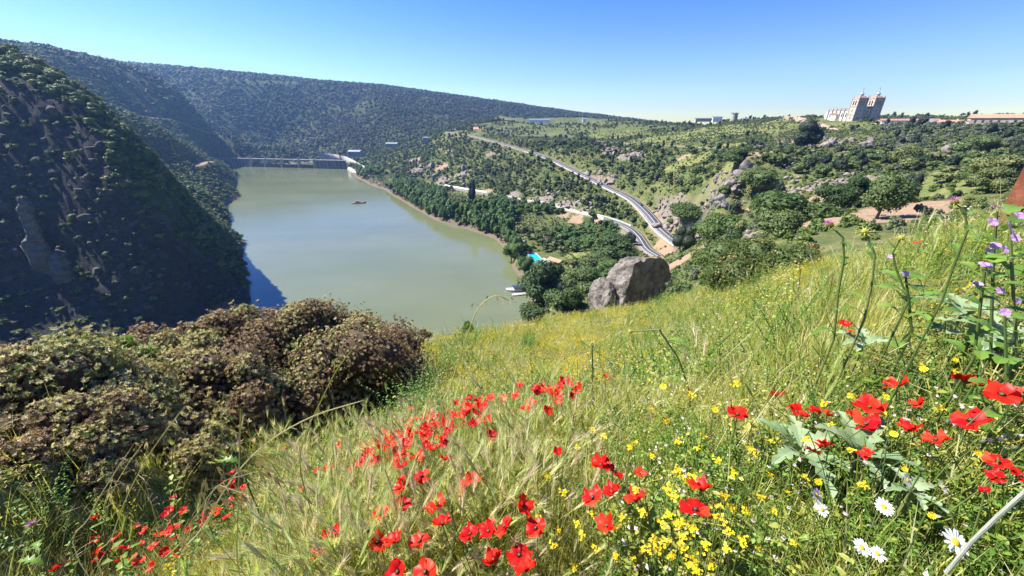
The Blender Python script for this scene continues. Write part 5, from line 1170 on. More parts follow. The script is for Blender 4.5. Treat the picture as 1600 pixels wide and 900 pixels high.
bush('broad rounded holm oak bush on the edge of the flower meadow', 1180, 424, 36, 168, 104, 7.5, (0, 12, 88, 0), 11000, 11, 30, 2.6, cat='bush', name='holm_oak_bush', core=L_OAK)
bush('green bush squeezed between the broad round bush and the rusty bush', 1246, 410, 44, 56, 54, 4.5, (0, 10, 90, 0), 3500, 12, 14, 3.0, cat='bush', name='holm_oak_bush', core=L_OAK)
bush('rusty brown dying bush beside the broad rounded bush', 1267, 397, 50, 28, 40, 3.0, (85, 15, 0, 0), 1600, 13, 9, 3.0, name='dying_bush')
# ------------------------------------------------------------------ meadow grasses (nobody could count them)
G_GRN = leafmat('green_blades', [(.10,.17,.020), (.18,.26,.036), (.28,.34,.06), (.38,.39,.10)], .42, .45)
G_DRY = leafmat('straw_blades', [(.33,.36,.11), (.46,.46,.17), (.60,.57,.28), (.52,.50,.28)], .38, .5)
G_YEL = leafmat('yellow_green_blades', [(.22,.26,.035), (.34,.36,.06), (.44,.42,.09)], .4, .5)
G_LEAF = leafmat('herb_leaves', [(.075,.15,.024), (.13,.24,.036), (.21,.32,.055)], .38, .42)
G_AWN = leafmat('barley_awns', [(.40,.50,.14), (.54,.60,.24), (.63,.60,.34), (.66,.56,.40)], .5, .45)
G_SEED = leafmat('oat_spikelets', [(.16,.11,.05), (.30,.24,.12), (.42,.35,.18)], .3, .5)
F_YEL = leafmat('yellow_petals', [(.72,.52,.01), (.80,.62,.02)], .3, .5)
F_PALE = leafmat('pale_pink_petals', [(.60,.48,.50), (.66,.60,.52)], .3, .6)
F_WHITE = leafmat('white_petals', [(.78,.78,.74), (.84,.83,.80)], .25, .5)
F_RED = leafmat('poppy_petals', [(.42,.003,.004), (.64,.010,.006), (.72,.025,.008), (.78,.07,.02)], .42, .45)
F_PURP = leafmat('thistle_florets', [(.36,.06,.34), (.50,.14,.48)], .3, .5)
F_MAUVE = leafmat('mallow_petals', [(.50,.27,.52), (.60,.38,.60)], .35, .5)
F_ORNG = leafmat('daisy_discs', [(.70,.36,.01), (.75,.45,.02)], .1, .6)
M_POD = plain('poppy_pod', (.05,.07,.02), .6, .3, 60)
M_STAM = plain('poppy_stamens', (.015,.01,.02), .7, .3, 60)
def blade(m, b, az, h, lean, w, mi=0, segs=3, curl=.5):
    d = Vector((math.cos(az), math.sin(az), 0)); s = Vector((-d.y, d.x, 0)); v = []; p = Vector(b)
    for i in range(segs+1):
        t = i/segs; a = lean*(.25+curl*2*t); q = p+(d*math.sin(min(a, 1.9))+Vector((0, 0, math.cos(min(a, 1.9)))))*0
        v += [p-s*w*.5*(1-t)**.7, p+s*w*.5*(1-t)**.7] if i < segs else [p]
        p = p+(d*math.sin(min(a, 2.0))+Vector((0, 0, math.cos(min(a, 2.0)))))*h/segs
    f = [(2*i, 2*i+1, 2*i+3, 2*i+2) for i in range(segs-1)]+[(2*segs-2, 2*segs-1, 2*segs)]
    m.add(v, f, mi); return v[-1]
def tuft(name, mats, seed, n, h, spread, w, lean=(.1, .8), mix=(1,)):
    g = random.Random(seed); m = MB()
    for k in range(n):
        a = g.random()*6.28; r = spread*g.random()**.7; mi = g.choices(range(len(mix)), mix)[0]
        blade(m, (r*math.cos(a), r*math.sin(a), -.03), a+g.gauss(0, .8), h*g.uniform(.45, 1.1), g.uniform(*lean), w*g.uniform(.6, 1.3), mi)
    return m.mesh(name, mats)
def stemline(g, h, lean, az, n=5):
    d = Vector((math.cos(az), math.sin(az), 0)); return [Vector((0, 0, -.04))+d*(lean*h*(i/n)**2)+Vector((0, 0, h*i/n)) for i in range(n+1)]
def barley(name, seed, n=5, h=.42):
    g = random.Random(seed); m = MB()
    for k in range(n):
        a = g.random()*6.28; b = Vector((.05*g.gauss(0, 1), .05*g.gauss(0, 1), 0)); P = [p+b for p in stemline(g, h*g.uniform(.7, 1.15), g.uniform(.1, .5), a)]
        m.tube(P, [.0016]*5+[.0012], 3, 0, False); t = (P[-1]-P[-2]).normalized(); e = P[-1]; L = .075*g.uniform(.8, 1.2)
        m.tube([e, e+t*L*.4, e+t*L], [.003, .006, .002], 4, 1, False)
        for j in range(26):
            u = j/26; w = j*2.4; o = Vector((math.cos(w), math.sin(w), 0)); c = e+t*L*u; dr = (t*1.0+o*.30*g.uniform(.4, 1.4)).normalized(); s = dr.cross(Vector((.3, .2, .9))).normalized()*.0011
            q = c+dr*.085*g.uniform(.7, 1.1); m.add([c-s, c+s, q], [(0, 1, 2)], 1)
        blade(m, b, a+2, h*.6, .6, .006, 0); blade(m, b, a-1, h*.5, .9, .006, 0)
    return m.mesh(name, (G_YEL, G_AWN))
def spikelets(m, P, g, n, size, mi, spread=.06, start=.55):
    """drooping oat spikelets along the upper part of a stalk"""
    for j in range(n):
        u = start+(1-start)*(j+.5)/n; x = u*(len(P)-1); i = min(int(x), len(P)-2); c = P[i].lerp(P[i+1], x-i); a = g.random()*6.28
        e = c+Vector((math.cos(a)*spread*g.uniform(.3, 1), math.sin(a)*spread*g.uniform(.3, 1), g.uniform(-.01, .03))); m.tube([c, e], .0006, 3, 0, False)
        d = Vector((math.cos(a)*.35, math.sin(a)*.35, -1)).normalized(); s = d.cross(Vector((math.sin(a), -math.cos(a), .2))).normalized()
        for sg in (-1, 1):
            q = e+d*size+s*sg*size*.16; m.add([e, e+d*size*.35+s*sg*size*.16, q, e+d*size*.45], [(0, 1, 2, 3)], mi)
        m.add([e+d*size*.8-s*.0006, e+d*size*.8+s*.0006, e+d*size*2.0+s*size*.3], [(0, 1, 2)], mi)
def oat(name, seed, n=3, h=.6):
    g = random.Random(seed); m = MB()
    for k in range(n):
        b = Vector((.05*g.gauss(0, 1), .05*g.gauss(0, 1), 0)); P = [p+b for p in stemline(g, h*g.uniform(.7, 1.2), g.uniform(.1, .5), g.random()*6.28, 6)]
        m.tube(P, .0013, 3, 0, False); spikelets(m, P, g, 9, .02, 1)
        blade(m, b, g.random()*6, h*.5, .8, .006, 0); blade(m, b, g.random()*6, h*.45, 1.0, .006, 0)
    return m.mesh(name, (G_DRY, G_SEED))
def herb(name, seed, mats, n=6, h=.3, leaf=.035, flower=0, fs=.010, lv=14):
    g = random.Random(seed); m = MB()
    for k in range(n):
        a = g.random()*6.28; b = Vector((.06*g.gauss(0, 1), .06*g.gauss(0, 1), 0)); P = [p+b for p in stemline(g, h*g.uniform(.6, 1.15), g.uniform(.1, .6), a)]
        m.tube(P, .0016, 3, 0, False)
        for j in range(lv):
            u = .08+.9*j/lv; x = u*5; i = min(int(x), 4); c = P[i].lerp(P[i+1], x-i); w = j*2.4+g.random(); d = Vector((math.cos(w), math.sin(w), g.uniform(-.2, .6))).normalized(); s = Vector((-math.sin(w), math.cos(w), g.uniform(-.4, .4))); L = leaf*g.uniform(.6, 1.3)*(1.25-.7*u); z = Vector((0, 0, -.3*L))
            m.add([c, c+d*L*.35+s*L*.24, c+d*L*.75+s*L*.2+z*.4, c+d*L+z, c+d*L*.75-s*L*.2+z*.4, c+d*L*.35-s*L*.24], [(0, 1, 2, 3, 4, 5)], 0)
        for j in range(flower):
            c = P[-1]+Vector((g.gauss(0, 1)*.022, g.gauss(0, 1)*.022, g.gauss(0, .7)*.018)); w = g.random()*3; s = fs*g.uniform(.7, 1.3); d = Vector((math.cos(w), math.sin(w), g.uniform(-.4, .4)))*s; e = Vector((-math.sin(w), math.cos(w), g.uniform(-.4, .4)))*s
            m.add([c-d, c-e*.8, c+d, c+e*.8], [(0, 1, 2, 3)], 1); m.add([c-d+Vector((0,0,s)), c+Vector((0,0,-s*.6)), c+d+Vector((0,0,s))], [(0, 1, 2)], 1)
    return m.mesh(name, mats)
PROT = {}
PROT['grass'] = [proto_obj(tuft('grass_tuft', (G_GRN, G_YEL, G_DRY), i, 24, .34, .07, .006, (.1, .9), (5, 4, 2))) for i in range(4)]
PROT['straw'] = [proto_obj(tuft('straw_tuft', (G_DRY, G_YEL), 20+i, 24, .36, .08, .0045, (.3, 1.5), (3, 3))) for i in range(4)]
PROT['barley'] = [proto_obj(barley('barley_tuft', 40+i)) for i in range(4)]
PROT['oat'] = [proto_obj(oat('oat_tuft', 60+i)) for i in range(3)]
PROT['herb'] = [proto_obj(herb('green_herb', 80+i, (G_LEAF, F_YEL))) for i in range(2)]+[proto_obj(herb('green_herb', 84+i, (G_LEAF, F_YEL), 7, .36, .022, 0, 0, 30)) for i in range(2)]+[proto_obj(herb('green_herb', 88, (G_GRN, F_YEL), 5, .42, .045, 0, 0, 10)), proto_obj(herb('green_herb', 89, (G_YEL, F_PALE), 6, .40, .028, 2, .006, 16))]
PROT['yellow'] = [proto_obj(herb('yellow_herb', 100+i, (G_YEL, F_YEL), 6, .26, .02, 4, .006, 9)) for i in range(3)]
PROT['pale'] = [proto_obj(herb('pale_herb', 120+i, (G_YEL, F_PALE), 6, .26, .02, 3, .006, 9)) for i in range(3)]
PORD = ['grass', 'straw', 'barley', 'oat', 'herb', 'yellow', 'pale']; PALL = sum((PROT[k] for k in PORD), []); POFF = {}; _o = 0
for k in PORD: POFF[k] = (_o, len(PROT[k])); _o += len(PROT[k])
def box_w(px, py, x0, x1, y0, y1, s=40): return sstep(x0-s, x0+s, px)*(1-sstep(x1-s, x1+s, px))*sstep(y0-s, y0+s, py)*(1-sstep(y1-s, y1+s, py))
def meadow():
    XS, SC = [], []
    for r0, r1, sp, sc in ((.28, 1.9, .048, .85), (1.9, 4.2, .085, 1.0), (4.2, 9, .16, 1.25), (9, 20, .30, 1.6), (20, 52, .62, 2.4)):
        q = candidates(r0, r1, sp, *((-80, 84) if r1 < 10 else (-62, 66))); XS.append(q); SC.append(np.full(len(q), sc))
    X = np.concatenate(XS); sc = np.concatenate(SC); z = ground(X[:, 0], X[:, 1]); px, py, d = project(X[:, 0], X[:, 1], z+.15*sc); r = np.hypot(X[:, 0], X[:, 1])
    ok = (d > .2) & (px > -700) & (px < 3200) & (py < 1250) & (gl(VISG, X[:, 0], X[:, 1]) > -.75*sc/r)
    bp = at(985, 470, 46); ok &= np.hypot(X[:, 0]-bp.x, X[:, 1]-bp.y-1.5) > 5.0
    ok &= ~((px < 640) & (r > 7.5) & (py < 640))
    X, z, px, py, r, sc = [a[ok] for a in (X, z, px, py, r, sc)]; n = len(X); nz = fbm(X[:, 0]/.9, X[:, 1]/.9, 3); nb = fbm(X[:, 0]/3+7, X[:, 1]/3, 3)
    Wt = np.zeros((n, len(PORD))); B = lambda *a: box_w(px, py, *a)
    g_, s_, b_, o_, h_, y_, p_ = range(7)
    Wt[:, g_] = .55; Wt[:, s_] = .38; Wt[:, o_] = .05; Wt[:, h_] = .12; Wt[:, b_] = .05
    bl = B(380, 860, 690, 1200, 50); Wt[:, b_] += 1.5*bl; Wt[:, s_] += .2*bl
    br = B(980, 1800, 690, 1300, 60); Wt[:, h_] += 1.35*br; Wt[:, g_] += .55*br; Wt[:, s_] *= 1-.35*br; Wt[:, b_] *= 1-.8*br
    mr = B(960, 1500, 440, 640, 50); Wt[:, s_] += .8*mr*(.8+nb*1.5).clip(.1, 3); Wt[:, h_] += 1.3*mr*(nz > -.02); Wt[:, g_] += .5*mr
    rr = B(1400, 1800, 260, 640, 50); Wt[:, h_] += 1.2*rr; Wt[:, y_] += .35*rr*(nz > .05)
    yl = B(640, 1010, 470, 600, 22); Wt[:, y_] += 2.3*yl*np.clip(.8+nb*2.2, .1, 3); Wt[:, p_] += .7*yl*(nz > .1); Wt[:, s_] *= 1-.3*yl
    y2 = B(1000, 1300, 400, 500, 25); Wt[:, y_] += .9*y2
    lf = B(-200, 420, 720, 1100, 50); Wt[:, s_] += .9*lf; Wt[:, y_] += .12*lf; Wt[:, g_] += .3*lf; Wt[:, b_] *= 1-.6*lf
    gr = B(690, 830, 528, 575, 15); Wt[:, h_] += 3*gr*(nb > -.05)
    Wt = np.clip(Wt*np.clip(1+nz[:, None]*np.array([1.2, -1, .6, .5, 1.4, .8, .8]), .15, 3), 0, None); cs = np.cumsum(Wt, 1); u = rng.random(n)*cs[:, -1]; k = (u[:, None] > cs).sum(1)
    off = np.array([POFF[q][0] for q in PORD])[k]; cnt = np.array([POFF[q][1] for q in PORD])[k]; pick = off+(rng.random(n)*cnt).astype(int)
    s3 = sc*(.65+.7*rng.random(n))*np.where(r < 1.0, .62, 1)*np.where((k == 4) & (r > 2) & (nb > .05) & (px < 1250), 1.5, 1)*np.where((px > 1330) & (r > 2.2), .72, 1); tilt = rng.normal(size=(n, 2))*.16
    names = {'grass': ('meadow_grass', 'green and yellow grass covering the steep meadow', 'grass'), 'straw': ('dry_grass', 'dry straw coloured grass over the meadow', 'grass'), 'barley': ('wild_barley', 'wild barley with silky bristling heads in the foreground', 'barley'), 'oat': ('wild_oats', 'thin wild oats among the meadow grass', 'oats'),
             'herb': ('green_herbs', 'leafy green weeds between the flowers', 'weeds'), 'yellow': ('yellow_herbs', 'carpet of tiny yellow flowers on the meadow', 'flowers'), 'pale': ('pale_herbs', 'pale pink tiny flowers sprinkled in the meadow', 'flowers')}
    for i, q in enumerate(PORD):
        I = np.where(k == i)[0]
        if len(I): scatter(names[q][0], np.stack([X[I, 0], X[I, 1], z[I]-.01], 1), rng.random(len(I))*6.28, s3[I], pick[I]-POFF[q][0], PROT[q], names[q][1], names[q][2], tilt[I])
    print('meadow tufts', n)
meadow()
# ------------------------------------------------------------------ flowers one by one
def petal(name, seed, mat, R_=1.0, wide=1.0, cup=.7, ruff=.12, nu=6, nt=5):
    g = random.Random(seed); ph = g.random()*6; V = []; Q = []
    for i in range(nt+1):
        t = i/nt; w = R_*wide*(.16+.95*math.sin(math.pi*min(.5+.0, t*.56)))*(1-.22*max(0, t-.75)*4*.5); el = cup*(1-.55*t); rr = R_*t*(1-.12*cup)
        for j in range(nu+1):
            u = 2*j/nu-1; z = rr*math.sin(el)+ruff*R_*t*t*math.sin(u*4.5+ph)+ruff*.6*R_*t*math.sin(u*9+ph*2)+.20*R_*u*u*t*cup
            V.append((rr*math.cos(el)*(1-.18*u*u*t), w*u*.62, z))
    for i in range(nt):
        for j in range(nu): a = i*(nu+1)+j; Q.append((a, a+1, a+nu+2, a+nu+1))
    return np_mesh(name, V, quads=Q, smooth=True, mat=mat)
PET = [[petal('petal', 10*c+i, F_RED, 1.0, 1.0 if i % 2 else 1.14, (.55, 1.0, 1.25)[c], .17) for i in range(4)] for c in range(3)]
POD = MB().lathe((0, 0, 0), [(.02, 0), (.10, .08), (.12, .2), (.10, .27), (.15, .29), (.03, .32)], 8).mesh('seed_pod', M_POD, True)
STA = MB()
for k in range(22):
    a = k*2.4; STA.tube([(0.05*math.cos(a), .05*math.sin(a), .02), (.24*math.cos(a), .24*math.sin(a), .17+.08*(k % 3))], .018, 3)
STA = STA.mesh('stamens', M_STAM)
G_STEM = leafmat('flower_stems', [(.06,.11,.025), (.12,.17,.04), (.18,.20,.07)], .2, .5)
STEMS = []
for i in range(4):
    g = random.Random(i); P = [Vector((0, 0, -.06)), Vector((g.gauss(0, .04), g.gauss(0, .04), .35)), Vector((g.gauss(0, .04), g.gauss(0, .04), .7)), Vector((0, 0, 1))]
    STEMS.append(MB().tube(P, [.0022, .002, .0018, .0016], 5).mesh('stem', G_STEM))
SMALL = []
for c in range(3):
    for i in range(2):
        m = MB(); g = random.Random(c*5+i)
        for k in range(4):
            a = k*math.pi/2+g.random()*.4; src = PET[c][k]; ca, sa = math.cos(a), math.sin(a)
            m.add([(v.co.x*ca-v.co.y*sa, v.co.x*sa+v.co.y*ca, v.co.z) for v in src.vertices], [tuple(p.vertices) for p in src.polygons], 0)
        m.lathe((0, 0, 0), [(.02, 0), (.14, .1), (.14, .22), (.03, .3)], 6, 1); SMALL.append(m.mesh('poppy', (F_RED, M_STAM), True))
def head_rot(g, maxt=.9, bias=-.22):
    """flower facing: up, leaning at random and a little towards the viewer and the sun"""
    d = Vector((g.gauss(0, .42)-.15, g.gauss(0, .42)-bias, 1)).normalized(); return d.to_track_quat('Z', 'Y')
def ground_spot(px, py, h, size_px=None, rmin=.5):
    p = hit(px, py, h, rmin, 60); d = p.y*cP-(p.z+h-EYE)*sP; return p, d
NPOP = [0]
def poppy(px, py, size, label, group=None, form=None):
    g = random.Random(int(px*7+py*13)); h = (g.uniform(.42, .54) if size < 17 else g.uniform(.36, .48)) if py < 840 else g.uniform(.30, .38)
    p, d = ground_spot(px, py, h); Rr = min(.044, max(.012, size*d/FPX*(.62 if px < 1200 else .52))); c = g.choices((0, 1, 2), (3, 5, 2))[0] if form is None else form
    q = head_rot(g); NPOP[0] += 1
    if size < 19:
        o = empty('poppy', p); tag(o, label, 'poppy', group)
        f = link('flower', SMALL[c*2+g.randrange(2)], o); f.location = (0, 0, h); f.rotation_mode = 'QUATERNION'; f.rotation_quaternion = q@Euler((0, 0, g.random()*6)).to_quaternion(); f.scale = (Rr,)*3
        s = link('stem', STEMS[g.randrange(4)], o); s.scale = (1, 1, h); return o
    o = empty('poppy', p); tag(o, label, 'poppy', group)
    for k in range(4):
        f = link('petal', PET[c][k], o); f.location = Vector((0, 0, h))+q@Vector((0, 0, .002*(k % 2))); f.rotation_mode = 'QUATERNION'
        f.rotation_quaternion = q@Euler((g.gauss(0, .12), g.gauss(0, .18), k*math.pi/2+g.gauss(0, .15))).to_quaternion(); f.scale = (Rr*g.uniform(.9, 1.1),)*3
    for me in (POD, STA):
        f = link(me.name.split('.')[0], me, o); f.location = (0, 0, h); f.rotation_mode = 'QUATERNION'; f.rotation_quaternion = q; f.scale = (Rr,)*3
    s = link('stem', STEMS[g.randrange(4)], o); s.scale = (1, 1, h); return o
ORD = 'leftmost second third fourth fifth sixth seventh eighth ninth tenth eleventh twelfth thirteenth fourteenth fifteenth sixteenth seventeenth eighteenth nineteenth twentieth'.split()
FORM = ['wide open', 'cup shaped', 'half closed']
def cluster(pts, where, grp):
    pts = sorted(pts, key=lambda a: a[0])
    for i, (px, py, s) in enumerate(pts):
        g = random.Random(int(px+py*3)); f = g.choices((0, 1, 2), (3, 5, 2))[0]
        poppy(px, py, s, '%s poppy, %s from left in the %s' % (FORM[f], ORD[i], where) if i else '%s poppy, leftmost in the %s' % (FORM[f], where), grp, f)
cluster([(517,838,32),(494,872,32),(589,849,36),(618,849,40),(657,849,34),(596,805,36),(629,791,40),(692,822,42),(624,894,32),(666,894,32)], 'cluster at bottom centre left', 'poppies at bottom centre')
cluster([(660,746,44),(627,766,40),(738,750,46),(728,762,34),(684,791,40),(675,800,30),(736,838,28),(773,877,36),(765,832,30),(791,826,30),(815,791,34),(839,828,32),(812,871,34),(823,894,32)], 'cluster at bottom centre beside the barley', 'poppies at bottom centre')
cluster([(940,729,30),(957,740,38),(957,772,42),(928,781,32),(994,785,36),(950,826,34),(1000,742,18)], 'tight cluster left of the yellow flowers', 'poppies at the centre')
cluster([(1097,768,38),(1086,801,36),(1152,651,30)], 'pair and single among the yellow flowers', 'poppies at the centre')
cluster([(1214,619,26),(1243,646,32),(1280,646,32),(1270,706,20),(1286,697,26),(1332,653,26),(1359,639,38),(1354,667,42),(1355,711,22),(1437,635,24),(1420,674,30),(1402,607,36)], 'row above the lobed leaves at right', 'poppies at right')
cluster([(1464,692,38),(1509,600,42),(1519,660,44),(1564,619,44),(1558,723,30),(1556,748,24),(1591,744,26),(1540,768,16)], 'group at the right edge', 'poppies at right')
cluster([(1319,508,18),(1329,520,12),(1434,380,11)], 'scattered few high on the right slope', None)
cluster([(676,647,20),(699,641,20),(723,641,22),(736,628,18),(710,632,16),(767,682,18),(678,703,14)], 'upper drift beside the brown shrub', 'poppies in the drift')
cluster([(850,604,20),(874,606,20),(891,602,20),(902,610,16),(812,603,14),(806,618,16),(830,630,20),(854,643,17),(838,608,14),(845,612,13),(946,590,10),(870,707,14)], 'far patch at the centre of meadow', 'poppies in the far patch')
def drift(n, x0, x1, fy, w, s0, s1, label, grp, seed):
    g = random.Random(seed)
    for k in range(n):
        t = g.random(); px = x0+(x1-x0)*t; py = fy(px)+g.gauss(0, w); poppy(px, py, g.uniform(s0, s1), label, grp)
drift(92, 560, 770, lambda x: 716-(x-560)*.42, 15, 12, 18, 'small red poppy in the red drift beside the brown shrub', 'small poppies of the drift', 1)
drift(34, 590, 700, lambda x: 705-(x-600)*.35, 22, 13, 18, 'small red poppy in the lower part of the red drift', 'small poppies of the lower drift', 2)
drift(16, 785, 905, lambda x: 618-(x-785)*.05, 12, 11, 16, 'small red poppy in the far patch on the meadow', 'small far poppies', 3)
drift(36, 140, 385, lambda x: 862-(x-140)*.36, 22, 8, 14, 'small red poppy on the slope below the left shrubs', 'small poppies at lower left', 4)
drift(9, 440, 560, lambda x: 745-(x-440)*.2, 18, 8, 12, 'small red poppy between the shrubs and the barley', 'small poppies before the shrubs', 5)
cluster([(81,895,20),(104,881,14),(149,811,10),(190,877,16),(217,879,15),(280,865,17),(240,885,17),(271,825,15),(255,837,15),(347,757,12),(364,752,12)], 'loose group at the lower left corner', 'poppies at lower left')
BUD = MB().lathe((0, 0, -.5), [(.05, 0), (.26, .2), (.34, .5), (.26, .8), (.04, 1.0)], 8).mesh('bud', M_POD, True)
for i, (x, y) in enumerate([(575,830),(640,725),(705,800),(780,800),(905,760),(985,740),(1105,735),(1230,690),(1300,720),(1385,700),(1440,735),(1480,660),(1535,690),(1585,700),(845,770),(735,860)]):
    g = random.Random(i); h = g.uniform(.34, .46); p, d = ground_spot(x, y, h); o = tag(empty('poppy_bud', p), 'nodding green poppy bud among the open red poppies', 'poppy bud', 'poppy buds')
    f = link('bud', BUD, o); f.location = (0, 0, h); f.rotation_euler = (g.uniform(1.8, 3.0), 0, g.random()*6); f.scale = (.018,)*3; q = link('stem', STEMS[i % 4], o); q.scale = (1, 1, h)
print('poppies', NPOP[0])
# yellow mustard
def must_head(seed):
    g = random.Random(seed); m = MB()
    for k in range(14):
        c = Vector((g.gauss(0, .010), g.gauss(0, .010), g.gauss(0, .005))); n = Vector((g.gauss(0, .5), g.gauss(0, .5), 1)).normalized(); q = n.to_track_quat('Z', 'Y'); s = .0055*g.uniform(.7, 1.2)
        for i in range(4):
            a = i*math.pi/2+g.random()*.3; d = q@Vector((math.cos(a), math.sin(a), .25)); e = q@Vector((-math.sin(a), math.cos(a), 0)); m.add([c, c+d*s*.7+e*s*.5, c+d*s*1.25, c+d*s*.7-e*s*.5], [(0, 1, 2, 3)])
    return m.mesh('flower_head', F_YEL)
MH = [must_head(i) for i in range(5)]
def leafy_stem(seed, n=7, L=.05):
    g = random.Random(seed); m = MB(); P = [Vector((0, 0, -.05)), Vector((.01, 0, .5)), Vector((0, .01, 1))]; m.tube(P, [.002, .0016, .0012], 4)
    return m.mesh('stem', G_STEM)
MS = [leafy_stem(i) for i in range(2)]
def simple_flower(name, cat, px, py, scale_px, base_m, heads, h, label, group, part='flower_head', multi=1):
    g = random.Random(int(px*3+py*17)); p, d = ground_spot(px, py, h); o = tag(empty(name, p), label, cat, group); s = scale_px*d/FPX/base_m; s = min(2.0, max(.5, s))
    for k in range(multi):
        off = Vector((g.gauss(0, .014), g.gauss(0, .014), g.gauss(0, .012)))*(k > 0); f = link(part, heads[g.randrange(len(heads))], o); f.location = Vector((0, 0, h))+off; f.rotation_mode = 'QUATERNION'; f.rotation_quaternion = head_rot(g, .6, .3)@Euler((0, 0, g.random()*6)).to_quaternion(); f.scale = (s,)*3
    q = link('stem', MS[g.randrange(2)], o); q.scale = (1, 1, h); return o
YL = [(926,671),(942,680),(992,693),(1060,736),(1076,749),(1088,750),(1043,762),(1055,777),(1129,776),(1142,797),(1125,811),(1138,826),(1162,844),(1045,807),(1057,818),(1068,818),(1022,844),(1043,845),(1031,857),(1068,842),(1066,857),(1101,855),(1134,859),(1082,873),(1088,894),(975,809),(926,803),(994,768),(909,838),(903,818),(990,873),(1167,700),(1099,682),(1179,707),(1177,667),(841,807),(864,851),(967,822),(1328,703),(1350,760),(1075,880),(1050,870),(1110,880),(1035,815),(1080,830),(1118,790),(1005,800),(1012,860),(1205,745),(1258,745),(1190,780),(870,830)]
for _x, _y in [(880,770),(905,700),(1015,710),(1090,700),(1145,740),(1210,800),(1240,850),(1185,860),(960,870),(930,860),(1260,690),(1300,665),(1330,620),(1060,690),(1120,720),(985,700),(855,745),(895,885),(1165,800),(1230,770),(1205,690),(1470,640),(1385,620),(1290,630),(1150,600),(1080,620)]: YL.append((_x, _y))
for i, (x, y) in enumerate(YL):
    dense = 1000 < x < 1170 and y > 730
    simple_flower('mustard_flower', 'flower', x, y, 17 if dense else 13, .040, MH, .40, 'yellow mustard flower in the thick patch at bottom centre right' if dense else 'single yellow mustard flower among the grass and poppies', 'mustard flowers in the patch' if dense else 'scattered mustard flowers', multi=1)
# daisies and marigolds: ray petals round a disc
def rays(name, mat, n, L, w, r0, cup=.15, seed=0):
    g = random.Random(seed); m = MB()
    for k in range(n):
        a = 2*math.pi*k/n+g.gauss(0, .05); d = Vector((math.cos(a), math.sin(a), cup*g.uniform(-.4, 1.4))).normalized(); e = Vector((-math.sin(a), math.cos(a), 0)); l = L*g.uniform(.85, 1.1)
        m.add([d*r0-e*w*.3, d*r0+e*w*.3, d*(r0+l*.7)+e*w*.55, d*(r0+l)+e*w*.2, d*(r0+l)-e*w*.2, d*(r0+l*.7)-e*w*.55], [(0, 1, 2, 3, 4, 5)])
    return m.mesh(name, mat)
DISC = MB().lathe((0, 0, -.1), [(.30, 0), (.34, .10), (.26, .2), (.08, .25)], 10).mesh('disc', F_ORNG, True)
DR = [rays('petals', F_WHITE, 17, .72, .24, .28, .12, i) for i in range(3)]; MR = [rays('petals', F_YEL, 16, .6, .26, .3, .35, 9+i) for i in range(3)]
def daisy(px, py, size, rset, name, cat, label, group, h=.36):
    g = random.Random(int(px*5+py)); p, d = ground_spot(px, py, h); s = size*d/FPX*.5; s = min(.034, max(.010, s)); o = tag(empty(name, p), label, cat, group); q = head_rot(g, .5, .55)
    for me in (rset[g.randrange(3)], DISC):
        f = link(me.name.split('.')[0], me, o); f.location = (0, 0, h); f.rotation_mode = 'QUATERNION'; f.rotation_quaternion = q; f.scale = (s,)*3
    st = link('stem', MS[0], o); st.scale = (1, 1, h)
for x, y, s, l in [(1492,848,40,'largest white daisy beside the grey dry stalk'),(1346,856,26,'white daisy at the bottom left of the daisies'),(1371,866,22,'white daisy just right of the bottom left daisy'),(1381,792,26,'white daisy standing alone below the lobed leaves'),(1418,750,22,'white daisy above the lone daisy near a yellow bloom'),
                   (1472,762,20,'drooping white daisy below the poppies at the right edge'),(1276,775,24,'pale daisy left above its neighbour below the lobed leaf'),(1284,798,20,'pale daisy below its neighbour under the lobed leaf')]:
    daisy(x, y, s, DR, 'daisy', 'daisy', l, 'white daisies at bottom right', .33)
for x, y in [(1036,604),(1041,658),(1016,639),(1117,640),(1379,645),(1396,679),(1443,577),(1439,570),(1491,581),(1491,562),(1309,591),(1371,561),(1527,709),(1412,733),(1278,753),(1455,806),(752,552),(768,562)]:
    daisy(x, y, 12, MR, 'yellow_daisy', 'daisy', 'yellow daisy among the grass of the right slope' if x > 1200 else 'yellow daisy among the grass of the middle slope', 'yellow daisies', .38)
# ------------------------------------------------------------------ thistles, mallows, lobed leaves, tall stalks
def toothed(m, b, d, nrm, L, w, lobes=5, depth=.55, mi=0, droop=.3, seed=0):
    """broad lobed leaf as a strip of cross rows"""
    g = random.Random(seed); s = d.cross(nrm).normalized(); n = lobes*2; o = len(m.v); f = []
    for i in range(n+1):
        t = i/n; k = (1 if i % 2 else 1-depth)*math.sin(math.pi*(.12+.86*t))**.7*w*.5*g.uniform(.85, 1.15); c = b+d*(L*t)+nrm*(L*.22*math.sin(t*2.2)-droop*L*t*t); fw = d*(L*.05 if i % 2 else 0)
        m.v += [tuple(c-s*k+fw+nrm*k*.18), tuple(c), tuple(c+s*k+fw+nrm*k*.18)]
        if i: a = o+(i-1)*3; f += [(a, a+1, a+4, a+3), (a+1, a+2, a+5, a+4)]
    m.f += f; m.m += [mi]*len(f)
G_SILV = leafmat('silvery_leaves', [(.15,.23,.10), (.22,.31,.15), (.29,.37,.20)], .3, .5)
